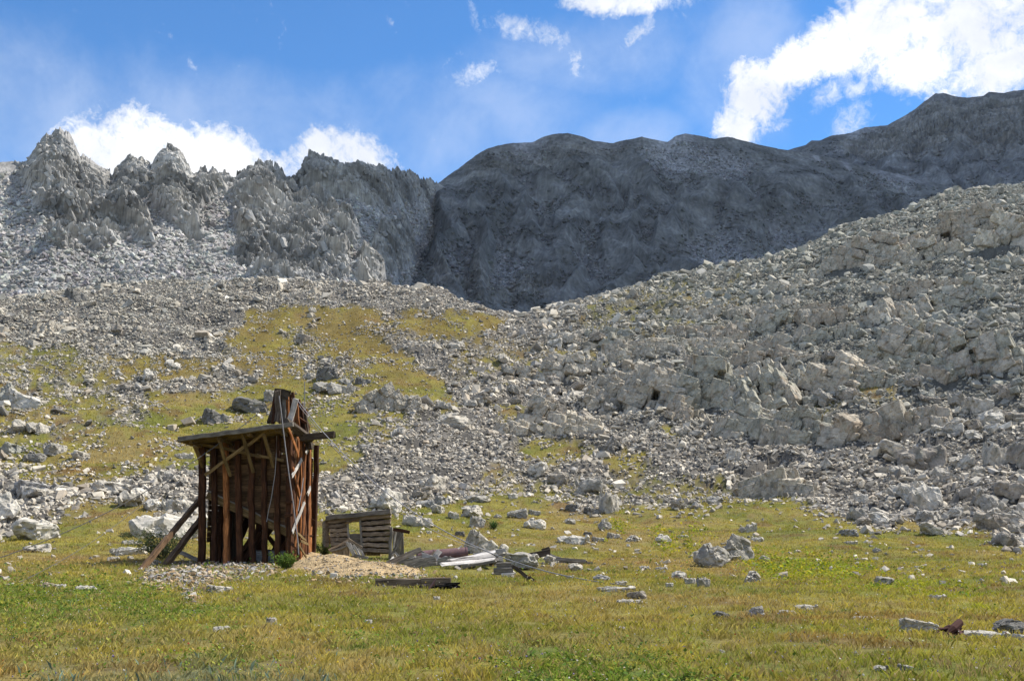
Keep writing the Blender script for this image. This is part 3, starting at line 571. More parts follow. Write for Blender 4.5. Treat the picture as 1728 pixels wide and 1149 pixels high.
MEADOW = [
 (1203, 957, 60, 40, 'grey', 'large rounded grey boulder on the open meadow, standing before a pointed slab', 'round', 20, 0, 0.85),
 (1246, 945, 62, 40, 'grey', 'pointed grey slab leaning up behind the large rounded meadow boulder', 'spire', 35, 12, 0.6),
 (58, 910, 70, 34, 'white', 'big whitish block on the grass, flat topped, passed by the sagging black cable', 'block_b', 12, 0, 0.8),
 (62, 931, 42, 13, 'pale', 'low pale wedge lying in front of the big whitish block', 'wedge', 180, 0, 0.8),
 (54, 833, 52, 22, 'blue', 'blue grey boulder with a dark shaded end in the talus strip below the knoll turf', 'wedge_b', 10, 0, 0.8),
 (184, 834, 64, 24, 'pale', 'broad pale brownish boulder in the talus strip, under the sagging cable', 'wedge_c', 0, 0, 0.7),
 (258, 862, 34, 20, 'white', 'knobbly white boulder at the edge of the talus strip behind the tower props', 'round_b', 40, 0, 0.9),
 (288, 862, 28, 20, 'white', 'upright white block between the knobbly white boulder and the wooden tower', 'block_c', 60, 0, 0.9),
 (282, 908, 124, 42, 'white', 'wide cracked white bedrock slab behind the leaning tower props', 'slab_b', 8, 0, 0.55),
 (218, 936, 62, 14, 'white', 'flat white slab with a dark hollow, on the grass beyond the prop foot', 'slab', -5, 0, 0.6),
 (224, 920, 36, 9, 'grey', 'thin grey slab lying just beyond the flat slab with a dark hollow', 'slab_c', 10, 0, 0.7),
 (191, 946, 20, 7, 'pale', 'small pale stone on the grass before the flat slab with a dark hollow', 'slab_d', 0, 0, 0.8),
 (254, 956, 24, 11, 'dark', 'dark stone under the foot of the lower leaning prop', 'block', 10, 0, 0.8),
 (80, 992, 24, 9, 'rust', 'reddish brown stone at the near edge of the meadow grass', 'round', 10, 0, 0.8),
 (102, 994, 18, 8, 'white', 'white stone next to the reddish brown stone', 'block_d', 0, 0, 0.8),
 (146, 996, 34, 8, 'white', 'long low white stone in line with the reddish brown stone', 'slab_c', 0, 0, 0.6),
 (369, 1000, 42, 13, 'pale', 'flat pale stone on the turf below the rubble of the tower', 'wedge', 8, 0, 0.7),
 (373, 1066, 30, 9, 'white', 'pair sized pale stone in the near grass below the flat pale stone', 'slab_d', 20, 0, 0.7),
 (458, 1053, 18, 11, 'pale', 'small pale stone standing in near grass below the ochre mound', 'block_d', 40, 0, 0.8),
 (622, 1054, 13, 9, 'white', 'tiny white stone in the grass halfway below the dark fallen log', 'block_d', 10, 0, 0.8),
 (1552, 1069, 58, 24, 'pale', 'pale lichened boulder in the near meadow, left of the rusty scrap', 'wedge_b', 8, 0, 0.7),
 (1658, 1079, 82, 13, 'white', 'long flat white slab in the near meadow beside the rusty scrap', 'slab_b', -4, 0, 0.45),
 (1706, 1071, 50, 24, 'dark', 'dark humped boulder beyond the end of the long flat white slab', 'round_b', 0, 0, 0.8),
 (1722, 1080, 34, 10, 'white', 'white stone at the foot of the dark humped boulder', 'slab', 0, 0, 0.6),
 (1217, 1046, 27, 15, 'dark', 'dark bluish stone in the brown grass', 'block_b', 30, 0, 0.8),
 (1276, 1039, 28, 16, 'grey', 'grey peaked stone just beside the dark bluish stone in brown grass', 'spire_b', 0, 0, 0.9),
 (1270, 981, 46, 17, 'pale', 'pale low pyramid shaped stone on the meadow below the large rounded boulder', 'spire_c', 90, 0, 0.6),
 (1492, 986, 32, 13, 'grey', 'grey low stone among the yellow green plants', 'wedge_c', 0, 0, 0.7),
 (1581, 1012, 28, 9, 'pale', 'pale flat stone on the far side of the yellow green plants', 'slab', 10, 0, 0.7),
 (1290, 947, 19, 10, 'pale', 'small pale stone near the pointed slab of the meadow pair', 'round', 10, 0, 0.8),
 (1187, 990, 22, 16, 'grey', 'square grey stone, end of a row of three stones below the large boulder', 'block_c', 20, 0, 0.8),
 (1165, 985, 20, 10, 'pale', 'pale middle stone in the row of three below the large boulder', 'block_d', 0, 0, 0.8),
 (1146, 978, 26, 15, 'white', 'white lumpy stone, first of the row of three below the large boulder', 'round_b', 0, 0, 0.8),
 (1130, 990, 14, 7, 'white', 'tiny white stone before the row of three', 'block_d', 0, 0, 0.8),
 (1116, 964, 22, 8, 'grey', 'low grey stone on the meadow short of the large rounded boulder', 'slab_d', 0, 0, 0.8),
 (1089, 961, 20, 7, 'pale', 'low pale stone next to the low grey stone short of the large boulder', 'slab_c', 0, 0, 0.8),
 (1040, 999, 66, 10, 'white', 'white streaked slab lying in the turf above the short stump', 'slab', -3, 0, 0.5),
 (1075, 1010, 34, 13, 'brown', 'dark brown ridged rock at the end of the white streaked slab', 'wedge_c', 180, 0, 0.7),
 (1066, 1019, 50, 8, 'pale', 'patch like pale slab in front of the dark brown ridged rock', 'slab_c', 6, 0, 0.5),
 (1015, 980, 30, 11, 'blue', 'blue grey humped stone on the turf beyond the white streaked slab', 'round', 0, 0, 0.8),
 (1048, 986, 22, 6, 'pale', 'small pale flat stone after the blue grey humped stone', 'slab_d', 10, 0, 0.7),
 (961, 976, 16, 6, 'pale', 'small pale stone on the turf below the scattered grey boards', 'slab', 10, 0, 0.7),
 (971, 962, 28, 12, 'pale', 'pale rounded stone right below the scattered grey boards', 'round_b', 30, 0, 0.8),
 (930, 952, 24, 16, 'pale', 'pale stone at the near end of the scattered grey boards', 'block_b', 30, 0, 0.8),
 (968, 918, 56, 16, 'white', 'long flat whitish rock on the grass beyond the scattered boards', 'slab_b', -6, 0, 0.6),
 (1010, 914, 24, 9, 'grey', 'small grey rock off the end of the long flat whitish rock', 'wedge', 0, 0, 0.8),
 (992, 904, 16, 7, 'dark', 'small dark stone just beyond the long flat whitish rock', 'block', 0, 0, 0.8),
 (905, 893, 42, 20, 'white', 'white cluster shaped boulder split in two on the grass above the debris', 'round', 50, 0, 0.8),
 (873, 874, 36, 17, 'grey', 'smooth grey green boulder above the white split boulder', 'wedge_b', 180, 0, 0.7),
 (902, 869, 22, 10, 'grey', 'small grey stone to one side of the smooth grey green boulder', 'wedge', 0, 0, 0.8),
 (840, 874, 14, 7, 'grey', 'tiny grey stone left on grass by the smooth grey green boulder', 'round', 0, 0, 0.8),
 (798, 873, 42, 23, 'pale', 'pale leaning boulder above a squarish grey one, under the cable', 'spire_b', 60, 20, 0.8),
 (805, 890, 26, 20, 'grey', 'squarish grey boulder below the pale leaning boulder', 'block_c', 10, 10, 0.8),
 (765, 876, 20, 14, 'pale', 'small pale stone on the turf short of the pale leaning boulder', 'block_b', 10, 0, 0.8),
 (811, 932, 54, 34, 'pale', 'long fractured pale boulder behind the fallen roof boards, with the cable on it', 'wedge', 10, 18, 0.7),
 (776, 905, 18, 9, 'dark', 'dark stone at the upper end of the long fractured pale boulder', 'block', 0, 0, 0.8),
 (708, 889, 58, 20, 'pale', 'broad pale slab beyond the log cabin ruin', 'slab_c', -8, 8, 0.6),
 (716, 856, 30, 14, 'blue', 'blue grey wedge at the talus foot beyond the cabin ruin', 'wedge_b', 200, 0, 0.8),
 (745, 851, 28, 15, 'blue', 'blue grey flat topped block beside the blue grey wedge', 'wedge_c', 30, 0, 0.8),
 (738, 866, 24, 16, 'pale', 'pale rock in front of the two blue grey rocks', 'block_b', 50, 0, 0.8),
 (806, 847, 38, 14, 'grey', 'grey rounded long rock on the upper edge of the grass', 'round_b', 0, 0, 0.7),
 (866, 842, 18, 10, 'white', 'white stone at the upper edge of the grass under the talus', 'block_d', 10, 0, 0.8),
 (724, 901, 10, 6, 'white', 'tiny white stone on the grass behind the boiler', 'block_d', 10, 0, 0.8),
 (1028, 865, 34, 36, 'pale', 'tall upright pale block at the foot of the talus, grass in front', 'block_c', 40, 4, 0.8),
 (966, 863, 24, 13, 'dark', 'dark block at the foot of the talus, grass in front', 'block', 10, 0, 0.8),
 (1001, 867, 34, 12, 'dark', 'dark low rock beside the tall upright pale block', 'wedge', 10, 0, 0.8),
 (1021, 895, 24, 18, 'grey', 'grey boulder on the grass below the tall upright pale block', 'round', 10, 0, 0.8),
 (1035, 908, 22, 10, 'pale', 'pale stone just under the grey boulder below the upright block', 'wedge', 10, 0, 0.8),
 (962, 884, 20, 10, 'grey', 'grey stone on the grass before the dark block at the talus foot', 'round_b', 10, 0, 0.8),
 (1120, 916, 34, 15, 'white', 'whitish stone on the meadow with yellow green plants at its foot', 'round', 80, 0, 0.8),
 (1068, 913, 30, 10, 'pale', 'pale peaked stone on the meadow short of the yellow green plants', 'spire_c', 80, 0, 0.8),
 (1150, 907, 18, 5, 'pale', 'thin pale slab after the whitish stone with plants', 'slab', 0, 0, 0.8),
 (1278, 914, 22, 8, 'white', 'small white slab on the meadow above the large rounded boulder', 'slab_d', 0, 0, 0.8),
 (1262, 898, 30, 14, 'pale', 'pale tilted slab on the meadow uphill from the pointed slab', 'slab', 20, -18, 0.8),
 (1480, 932, 14, 8, 'grey', 'small grey stone on the empty upper meadow', 'round', 0, 0, 0.8),
 (1436, 918, 22, 6, 'pale', 'thin pale stone by the little grass gully on the upper meadow', 'slab', 0, 0, 0.8),
 (1560, 900, 14, 5, 'white', 'white stone on the upper meadow right below the talus', 'slab_d', 0, 0, 0.8),
 (1657, 955, 16, 5, 'white', 'white flat stone on the open far meadow', 'slab', 0, 0, 0.8),
 (1360, 1029, 38, 9, 'pale', 'pale flat rock in the brown grass past the grey peaked stone', 'slab_b', 10, 0, 0.6),
 (1330, 1036, 30, 7, 'pale', 'low rubbly pale rock between the grey peaked stone and the pale flat rock', 'slab_c', 0, 0, 0.6),
 (1456, 1046, 34, 6, 'pale', 'thin pale slab half sunk in the brown grass', 'slab_d', 5, 0, 0.6),
 (1446, 1107, 18, 8, 'green', 'greenish small stone in the near meadow', 'round', 5, 0, 0.8),
 (1485, 1132, 20, 9, 'white', 'whitish small boulder low in the near meadow beside a darker one', 'round_b', 5, 0, 0.8),
 (1500, 1130, 14, 7, 'dark', 'dark small stone between two whitish ones low in the near meadow', 'block', 5, 0, 0.8),
 (1528, 1131, 24, 10, 'pale', 'pale wedge stone after the small dark stone low in the near meadow', 'wedge', 5, 0, 0.8),
 (1218, 1104, 12, 8, 'white', 'round white stone alone in the near meadow', 'round', 5, 0, 0.8),
 (1048, 1063, 16, 7, 'pale', 'small pale stone alone in brown turf below the white streaked slab', 'round_b', 5, 0, 0.8),
 (737, 1012, 12, 6, 'white', 'white pebble sized stone in the grass under the dark fallen log', 'block_d', 5, 0, 0.8),
]
SLOPE = [
 (362, 714, 42, 24, 'dark', 'dark angular boulder on the knoll turf above the tower roof', 'wedge', 10, 6, 0.8),
 (420, 696, 58, 28, 'dark', 'larger dark flat topped boulder on the knoll turf beside the tower head', 'block_b', 10, 0, 0.8),
 (458, 676, 26, 20, 'grey', 'grey rock half hidden behind the tower head', 'block_c', 10, 0, 0.8),
 (552, 642, 36, 24, 'dark', 'dark block perched on ledge rock in the middle of the knoll', 'block', 10, 0, 0.8),
 (524, 640, 20, 13, 'grey', 'grey rock beside the dark perched block on the knoll', 'round', 10, 0, 0.8),
 (584, 648, 24, 11, 'grey', 'grey flat rock on the other side of the dark perched block', 'slab_b', 10, 0, 0.8),
 (560, 664, 66, 20, 'grey', 'broad grey ledge under the dark perched block on the knoll', 'slab_b', 10, 4, 0.7),
 (612, 648, 26, 12, 'dark', 'dark stone on turf between the perched block and the knoll crag', 'wedge', 10, 0, 0.8),
 (766, 722, 58, 28, 'pale', 'pale greenish rounded boulder in talus below the knoll crag', 'round_b', 10, 4, 0.7),
 (750, 690, 30, 14, 'grey', 'grey slab on turf above the pale greenish rounded boulder', 'slab_c', 10, 4, 0.7),
 (126, 510, 36, 22, 'dark', 'dark boulder standing alone on the knoll skyline under the grey scree', 'wedge', 10, 6, 0.8),
 (92, 767, 34, 20, 'grey', 'grey pointed boulder on the turf at the talus edge below the knoll', 'block_c', 30, 0, 0.8),
 (60, 780, 36, 18, 'dark', 'dark rubbly boulder next to the grey pointed boulder', 'round', 30, 0, 0.8),
 (135, 776, 28, 16, 'pale', 'pale block on the turf on the near side of the grey pointed boulder', 'block_b', 30, 0, 0.8),
 (310, 774, 30, 11, 'pale', 'pale oblong rock on the turf beside the low end of the tower roof', 'slab', 10, 0, 0.6),
 (66, 730, 42, 18, 'pale', 'pale slab boulder in green talus on the flank of the knoll', 'slab_b', 10, 6, 0.8),
 (20, 765, 36, 18, 'green', 'greenish slab at the border of talus and knoll turf', 'wedge_c', 10, 6, 0.8),
 (40, 690, 60, 30, 'white', 'large whitish leaning slab in the knoll talus', 'wedge', -20, 10, 0.7),
 (12, 680, 40, 30, 'green', 'large dark greenish slab leaning against the whitish slab', 'spire', 70, 20, 0.7),
 (528, 528, 18, 12, 'pale', 'pale rock at the top of the narrow rock runnel in the golden turf', 'round', 70, 0, 0.7),
 (1555, 793, 80, 46, 'brown', 'big brown grey boulder with a sloping face in the coarse talus', 'wedge', 185, -8, 0.8),
 (1561, 863, 54, 44, 'white', 'white boulder with a dark vertical side at the talus foot', 'block_c', 25, -14, 0.8),
 (1505, 767, 44, 24, 'pale', 'pale block lodged above the big brown grey boulder', 'block_b', 20, 8, 0.8),
 (1681, 785, 38, 36, 'pale', 'pale four sided block in the coarse talus', 'block_c', 40, 10, 0.8),
 (1722, 790, 40, 40, 'brown', 'brown slab stack at the edge of the coarse talus', 'block', 20, 20, 0.8),
 (1653, 694, 42, 26, 'pale', 'pale capped boulder on the slope above the coarse talus', 'wedge', 10, -6, 0.8),
 (1674, 718, 42, 26, 'white', 'white smooth boulder under the pale capped boulder', 'round_b', 10, -6, 0.8),
 (1698, 886, 42, 22, 'grey', 'grey wedge boulder at the edge of the coarse talus and the meadow', 'wedge_b', 10, -6, 0.8),
 (1525, 838, 48, 24, 'pale', 'pale flat boulder between the brown grey boulder and the white one', 'slab_b', 10, -6, 0.8),
 (1640, 840, 46, 20, 'brown', 'brown flat slab among white blocks in the coarse talus', 'slab_c', 10, -6, 0.8),
 (1705, 840, 46, 30, 'brown', 'brown block stacked in the coarse talus above the grey wedge boulder', 'block_b', 10, -6, 0.8),
 (1432, 905, 30, 12, 'blue', 'blue grey stone in the talus toe spilling on to the meadow', 'block', 10, 0, 0.8),
 (1238, 778, 30, 22, 'pale', 'pale peaked block on the fine talus apron', 'spire_b', 10, 0, 0.8),
 (1454, 848, 24, 15, 'white', 'white block on the fine talus apron next to coarse talus', 'block_d', 10, 0, 0.8),
 (1024, 768, 28, 18, 'dark', 'dark block on the talus apron above the small green patch', 'block', 10, 0, 0.8),
 (1250, 690, 44, 30, 'green', 'green grey block sticking up in the middle of the hill crags', 'block_c', 40, 12, 0.8),
]
for b in MEADOW + SLOPE: boulder(*b)

# ------------------------------------------------------------------ bedrock crags standing out of the hill
M_crag = attr_mat('bedrock', 0.95, [(0.35, 0.8, 1.2), (1.8, 0.72, 1.25), (9.0, 0.75, 1.2)], 0.06, 0.7)
def joint_mesh(k, tone):
    key = ('joint%d' % k, tone)
    if key not in HERO:
        v, f = rough_block(9100 + k, 1.25, 4, 0.03, 0.34, 4); v = v / (v.max(0) - v.min(0)); v = v - (v.max(0) + v.min(0)) / 2
        n = fbm(v[:, 0] * 3 + v[:, 2] * 2, v[:, 1] * 3 + v[:, 2], 3, k); c = 1.12 * np.array(TONE[tone])[None] * np.array((1.03, 1.0, 0.94)) * (0.95 + 0.25 * n[:, None])
        li = np.clip(fbm(v[:, 0] * 4 + 9, v[:, 1] * 4 + v[:, 2] * 3, 3, k + 5) * 1.7 - 0.3, 0, 0.6)[:, None]; c = c * (1 - li) + np.array((0.29, 0.29, 0.235)) * li
        st = np.clip(fbm(v[:, 0] * 6, v[:, 2] * 1.5, 3, k + 8) * 1.8 - 0.5, 0, 0.6)[:, None]; c = c * (1 - st) + np.array((0.31, 0.235, 0.16)) * st
        HERO[key] = make_mesh('block', v, f, M_boulder, np.clip(c, 0.02, 0.9))
    return HERO[key]
MIX = {'grey': ('grey', 'grey', 'pale'), 'green': ('green', 'green', 'grey'), 'brown': ('brown', 'grey', 'brown'), 'rust': ('brown', 'brown', 'grey'), 'pale': ('pale', 'grey', 'pale')}
def crag(px, py, w, h, label, seed, tone='green', depth=0.8, yaw=0.0, lean=0.0, block=1.0, name='rock_outcrop'):
    """a step of fractured bedrock: interlocking joint blocks, each a part, that share the dip of the hill's joints.
    px, py is its foot, w and h its size in the photograph"""
    p = at(px, py); r = math.hypot(p.x, p.y); k = math.hypot(r, p.z) / FPX; W_, H_ = w * k * 1.05, h * k
    rr = np.random.default_rng(seed); e = empty(name, p); tag(e, label, 'rock outcrop')
    az_ = math.atan2(p.x, p.y); rt = np.array((math.cos(az_), -math.sin(az_))); bk = np.array((math.sin(az_), math.cos(az_)))
    B = block * rr.uniform(1.6, 2.2) * (0.75 + 0.03 * min(W_, 14)); B = max(B, math.sqrt(W_ * H_ / 34)); B = min(B, H_ * 0.9 + 0.3)
    dip, strike, roll = R(rr.uniform(8, 26)) * rr.choice((-1, 1), p=(0.25, 0.75)), rr.uniform(-0.35, 0.35) + R(yaw), R(rr.uniform(-14, 4))
    def put(u, back, z, sc):
        xy = np.array((p.x, p.y)) + rt * u * W_ / 2 + bk * back; g0 = float(ground_z(xy[:1], xy[1:])[0])
        if z + sc * B * 0.3 < g0: return False
        o = link('block', joint_mesh(int(rr.integers(9)), MIX[tone][int(rr.integers(3))]), e)
        o.location = (xy[0] - p.x, xy[1] - p.y, z - p.z); o.scale = sc * B * np.array((rr.uniform(0.8, 1.5), rr.uniform(1.0, 1.6), rr.uniform(0.75, 1.3)))
        o.rotation_euler = (roll + rr.normal() * 0.10, dip + rr.normal() * 0.10, strike - az_ + rr.normal() * 0.16); return True
    nu = max(2, int(round(W_ / (B * 0.72)))); nv = max(1, int(round(H_ / (B * 0.60))))
    for iu in range(nu):
        u0 = (iu + 0.5) / nu * 2 - 1; top_ = H_ * (1 - abs(u0) ** 2.2 * 0.6) * rr.uniform(0.7, 1.08); side = (u0 * u0) * W_ * 0.10 * depth
        xy = np.array((p.x, p.y)) + rt * u0 * W_ / 2 + bk * side; gf = float(ground_z(xy[:1], xy[1:])[0])
        for iv in range(nv + 1):
            hh = top_ * iv / nv; u = u0 + rr.uniform(-.45, .45) / nu
            if rr.random() < 0.06: continue
            put(u, side + hh * 0.45 + B * 0.4 + rr.uniform(-.2, .25) * B, gf + hh - 0.25 * B, 1.0 if rr.random() < 0.75 else 0.6)
        for jv in range(1, 4):
            if not put(u0 + rr.uniform(-.4, .4) / nu, side + top_ * 0.45 + B * (0.4 + 0.85 * jv), gf + top_ - 0.30 * B - 0.12 * jv * B, rr.uniform(0.6, 1.0)): break
    for q_ in np.linspace(-0.38, 0.38, 3): OCC.append((p.x + q_ * W_, p.y + H_ * 0.35, min(H_ * 0.35, W_ * 0.2)))
    return e
def empty(name, loc):
    o = bpy.data.objects.new(name, None); C.objects.link(o); o.location = loc; o.empty_display_size = 0.5; return o
CRAGS = [
 (655, 694, 92, 40, 'overhanging grey crag in the middle of the knoll slope, above the tower', 1, 'grey', 0.5, 0, 0, 0.7),
 (585, 664, 40, 14, 'low lichened ledge of bedrock beside the overhanging knoll crag', 2, 'grey', 0.6, 0, 0, 0.6),
 (958, 640, 100, 42, 'short bedrock cliff with vertical cracks at the saddle end of the right hill', 3, 'grey', 0.6, 0, 0, 0.9),
 (880, 640, 54, 28, 'small cracked knob of bedrock beside the saddle cliff', 4, 'brown', 0.7, 0, 0, 0.8),
 (920, 712, 74, 52, 'brown stained crag above the mossy patch', 5, 'brown', 0.6, 0, 0, 0.9),
 (965, 732, 80, 40, 'pale tilted slabs of bedrock dipping to the talus beside the mossy patch', 6, 'pale', 0.7, 0, 0, 0.9),
 (875, 735, 66, 26, 'rounded knobs of bedrock on the edge of the small meadow patch', 7, 'pale', 0.7, 0, 0, 0.8),
 (1035, 690, 78, 68, 'split pale cliff blocks at the near end of the main rock band', 8, 'grey', 0.7, 0, 0, 1.0),
 (1105, 690, 100, 90, 'dark high cliff face with long vertical cracks, highest part of the main rock band', 9, 'grey', 0.6, 0, 0, 1.1),
 (1195, 700, 120, 96, 'broad green grey buttress in the middle of the main rock band', 10, 'green', 0.7, 0, 0, 1.1),
 (1148, 712, 34, 42, 'brown faced block leaning on the foot of the main rock band', 11, 'brown', 0.8, 0, 0, 0.8),
 (1285, 700, 110, 80, 'green grey stepped crag next to the broad buttress', 12, 'green', 0.7, 0, 0, 1.0),
 (1265, 735, 120, 46, 'low dark bedrock step above the fine talus apron', 13, 'green', 0.7, 0, 0, 1.0),
 (1345, 750, 110, 62, 'dark overhung bedrock step at the top of the talus apron', 14, 'green', 0.7, 0, 0, 1.0),
 (1440, 746, 70, 36, 'tan stained rounded bedrock face above the talus apron', 15, 'brown', 0.8, 0, 0, 1.2),
 (1505, 748, 82, 58, 'large tan faced boulder crag with a green grey top', 16, 'brown', 0.7, 0, 0, 1.4),
 (1560, 730, 70, 40, 'dark overhung crag above the big brown grey boulder', 17, 'brown', 0.8, 0, 0, 1.2),
 (1420, 660, 120, 60, 'grey stepped crag in the upper middle of the right hill', 18, 'grey', 0.7, 0, 0, 1.0),
 (1545, 610, 130, 70, 'large rugged grey green crag high on the right hill', 19, 'green', 0.7, 0, 0, 1.1),
 (1660, 640, 120, 76, 'rugged grey green crag near the edge of view below the ridge', 20, 'green', 0.7, 0, 0, 1.1),
 (1290, 565, 90, 46, 'dark cleft crag in the upper part of the right hill', 21, 'green', 0.7, 0, 0, 1.0),
 (1385, 555, 74, 44, 'rust faced round crag in the upper part of the right hill', 22, 'rust', 0.8, 0, 0, 1.2),
 (1520, 548, 90, 44, 'square topped grey crag with an upright crack', 23, 'grey', 0.8, 0, 0, 1.2),
 (1470, 450, 110, 66, 'rounded crag on the skyline step of the right hill', 24, 'brown', 0.7, 0, 0, 1.1),
 (1400, 462, 60, 26, 'small crag stepping down the skyline of the right hill', 25, 'grey', 0.7, 0, 0, 0.9),
 (1640, 410, 120, 66, 'tan blocky crag on the top ridge of the right hill', 26, 'brown', 0.7, 0, 0, 1.2),
 (1560, 440, 90, 40, 'low broken crag between the two skyline crags', 27, 'grey', 0.7, 0, 0, 1.0),
 (1720, 420, 90, 60, 'blocky crag at the far end of the top ridge', 28, 'grey', 0.7, 0, 0, 1.2),
 (1620, 530, 90, 46, 'jumbled crag of leaning plates high on the right hill', 29, 'green', 0.7, 0, 0, 0.9),
 (1300, 838, 82, 42, 'lichened bedrock knob where the talus apron meets the meadow', 30, 'grey', 0.8, 0, 0, 1.1),
 (1348, 834, 50, 36, 'second smaller bedrock knob at the talus apron edge', 31, 'grey', 0.8, 0, 0, 1.0),
 (1090, 600, 110, 26, 'long low ledge with tufts of turf on the upper right hill', 32, 'grey', 0.7, 0, 0, 0.8),
 (1200, 600, 90, 30, 'pale low ledge above the broad buttress', 33, 'pale', 0.7, 0, 0, 0.8),
 (1180, 540, 80, 26, 'pale shelf of bedrock close under the saddle skyline', 34, 'pale', 0.7, 0, 0, 0.8),
 (80, 560, 50, 16, 'low grey ledge in the knoll talus under the lone skyline boulder', 35, 'grey', 0.7, 0, 0, 0.7),
]
for c in CRAGS: crag(*c)
cr_ = np.random.default_rng(77)
WORDS = [('low grey ledge of fractured bedrock among the crags of the right hand hill', 'ledges among the crags', 'grey'), ('greenish knob of fractured bedrock among the crags of the right hand hill', 'knobs among the crags', 'green'), ('brownish bedrock step among the crags of the right hand hill', 'steps among the crags', 'brown')]
for i in range(40):
    px = cr_.uniform(1000, 1726); top_ = np.interp(px, [1000, 1240, 1450, 1640, 1728], [560, 500, 440, 390, 385]); py = cr_.uniform(top_, 690)
    w_ = cr_.integers(3); o = crag(px, py, cr_.uniform(46, 120), cr_.uniform(12, 28), WORDS[w_][0], 600 + i, WORDS[w_][2], 0.7, cr_.uniform(-15, 15), 0, cr_.uniform(0.7, 1.1)); o['group'] = WORDS[w_][1]

# ------------------------------------------------------------------ talus: the biggest blocks as boulders of their own, the rest one mass
def talus(n, seed, smin, smax, alpha, rmin, rmax, dens):
    r_ = np.random.default_rng(seed)
    a = r_.uniform(R(-28), R(28), n); r = np.sqrt(r_.uniform(rmin ** 2, rmax ** 2, n)); x = r * np.sin(a); y = r * np.cos(a); z = ground_z(x, y)
    u = r_.random(n); s = (smin ** -alpha + u * (smax ** -alpha - smin ** -alpha)) ** (-1 / alpha)
    px, py = to_pix(x, y, z); crest = np.interp(a, AZ, CREST_R)
    keep = (r < crest * 1.02) & (r_.random(n) < dens(px, py, x, y, r, s))
    return x[keep], y[keep], z[keep], s[keep], px[keep], py[keep]
COARSE = raster([_p(1, [(1500, 690), (1800, 640), (1800, 900), (1660, 880), (1540, 870), (1480, 800)]), _p(0.75, [(1000, 420), (1800, 300), (1800, 690), (1480, 690), (1200, 720), (1000, 690), (880, 720), (840, 620)])], 8)
FINE = raster([_p(1, [(560, 730), (780, 700), (1000, 770), (1200, 720), (1420, 770), (1480, 890), (1330, 840), (1200, 850), (950, 850), (700, 840), (540, 840)])], 8)
GRASS_SOFT = GRASS.copy()
for ax_ in (0, 1): GRASS_SOFT = np.apply_along_axis(lambda q: np.convolve(np.pad(q, 6, mode='edge'), np.ones(13) / 13, 'valid'), ax_, GRASS_SOFT)
def dens_talus(px, py, x, y, r, s):
    g = gval(GRASSM, x, y); n = fbm(x / 8, y / 8, 3, 201); n2 = fbm(x / 3, y / 3, 3, 207)
    d = np.where(g < 0.5, 0.95, np.where(r < 92, 0.004 + 0.05 * (n2 > 0.5) + 0.02 * (s < 0.3), np.clip(0.17 + 1.0 * (n + n2 * 0.5), 0.05, 0.8)))
    c = sample(COARSE, px, py); f = sample(FINE, px, py); sort = fbm(x / 11, y / 11, 3, 231)
    d = d * np.where(s > 0.8, np.clip(0.3 + 1.2 * c - 0.28 * f, 0.04, 1), 1.0)
    d = d * np.where((g > 0.5) & (s > 0.5), np.where(r < 92, 0.1, 0.25), 1.0)
    d = d * np.where(s > 0.55, np.clip(0.62 + 1.5 * sort, 0.06, 1), 1.0)
    gb = sample(GRASS_SOFT, px, py); d = np.where((g > 0.5) & (r < 96), np.maximum(d, np.clip(1.05 - gb * 1.15, 0, 0.6) * (n2 + 0.5) * np.where(s > 0.6, 0.2, 1)), d)
    mound = (np.hypot(x + 9.5, y - 46.5) < 8) & (r < 60)
    return np.where(mound | (r < 34), 0, d)
tx, ty, tz, ts, tpx, tpy = talus(430000, 11, 0.20, 2.3, 2.0, 34, 262, dens_talus)
occ = np.array(OCC)
free = np.ones(len(tx), bool)
for ox, oy, orad in occ: free &= ~((np.abs(tx - ox) < orad) & (np.abs(ty - oy) < orad) & (np.hypot(tx - ox, ty - oy) < orad * 0.9))
tx, ty, tz, ts, tpx, tpy = [q[free] for q in (tx, ty, tz, ts, tpx, tpy)]
look = ts / np.hypot(tx, ty)
order = np.argsort(-look)
NHERO = 185
inframe = (tpx > 8) & (tpx < 1720) & (tpy < 1140)
hero = [i for i in order if inframe[i]][:NHERO]
KINDS = ['block', 'block_b', 'block_c', 'block_d', 'wedge', 'wedge_b', 'wedge_c', 'slab_b', 'slab_c', 'round_b']
def region(px, py, g):
    if g > 0.5: return ('angular rock lying loose on the turf of the knoll', 'rocks on the knoll turf') if py < 830 else ('loose rock on the meadow below the talus', 'rocks on the upper meadow')
    if px < 560 and py > 780: return ('block in the talus strip beside the wooden tower', 'blocks in the talus strip by the tower')
    if px < 860 and py < 640: return ('block in the talus covering the top of the knoll', 'blocks on the knoll top')
    if px < 560: return ('block in the talus on the flank of the knoll', 'blocks on the knoll flank')
    if px > 1470 and py > 690: return ('block in the coarse talus beside the big brown grey boulder', 'blocks in the coarse talus')
    if py > 700: return ('block on the fine talus apron above the meadow', 'blocks on the talus apron')
    if px < 1000: return ('block in the talus around the saddle', 'blocks near the saddle')
    return ('block strewn among the crags of the right hand hill', 'blocks among the crags')
hr = np.random.default_rng(99)
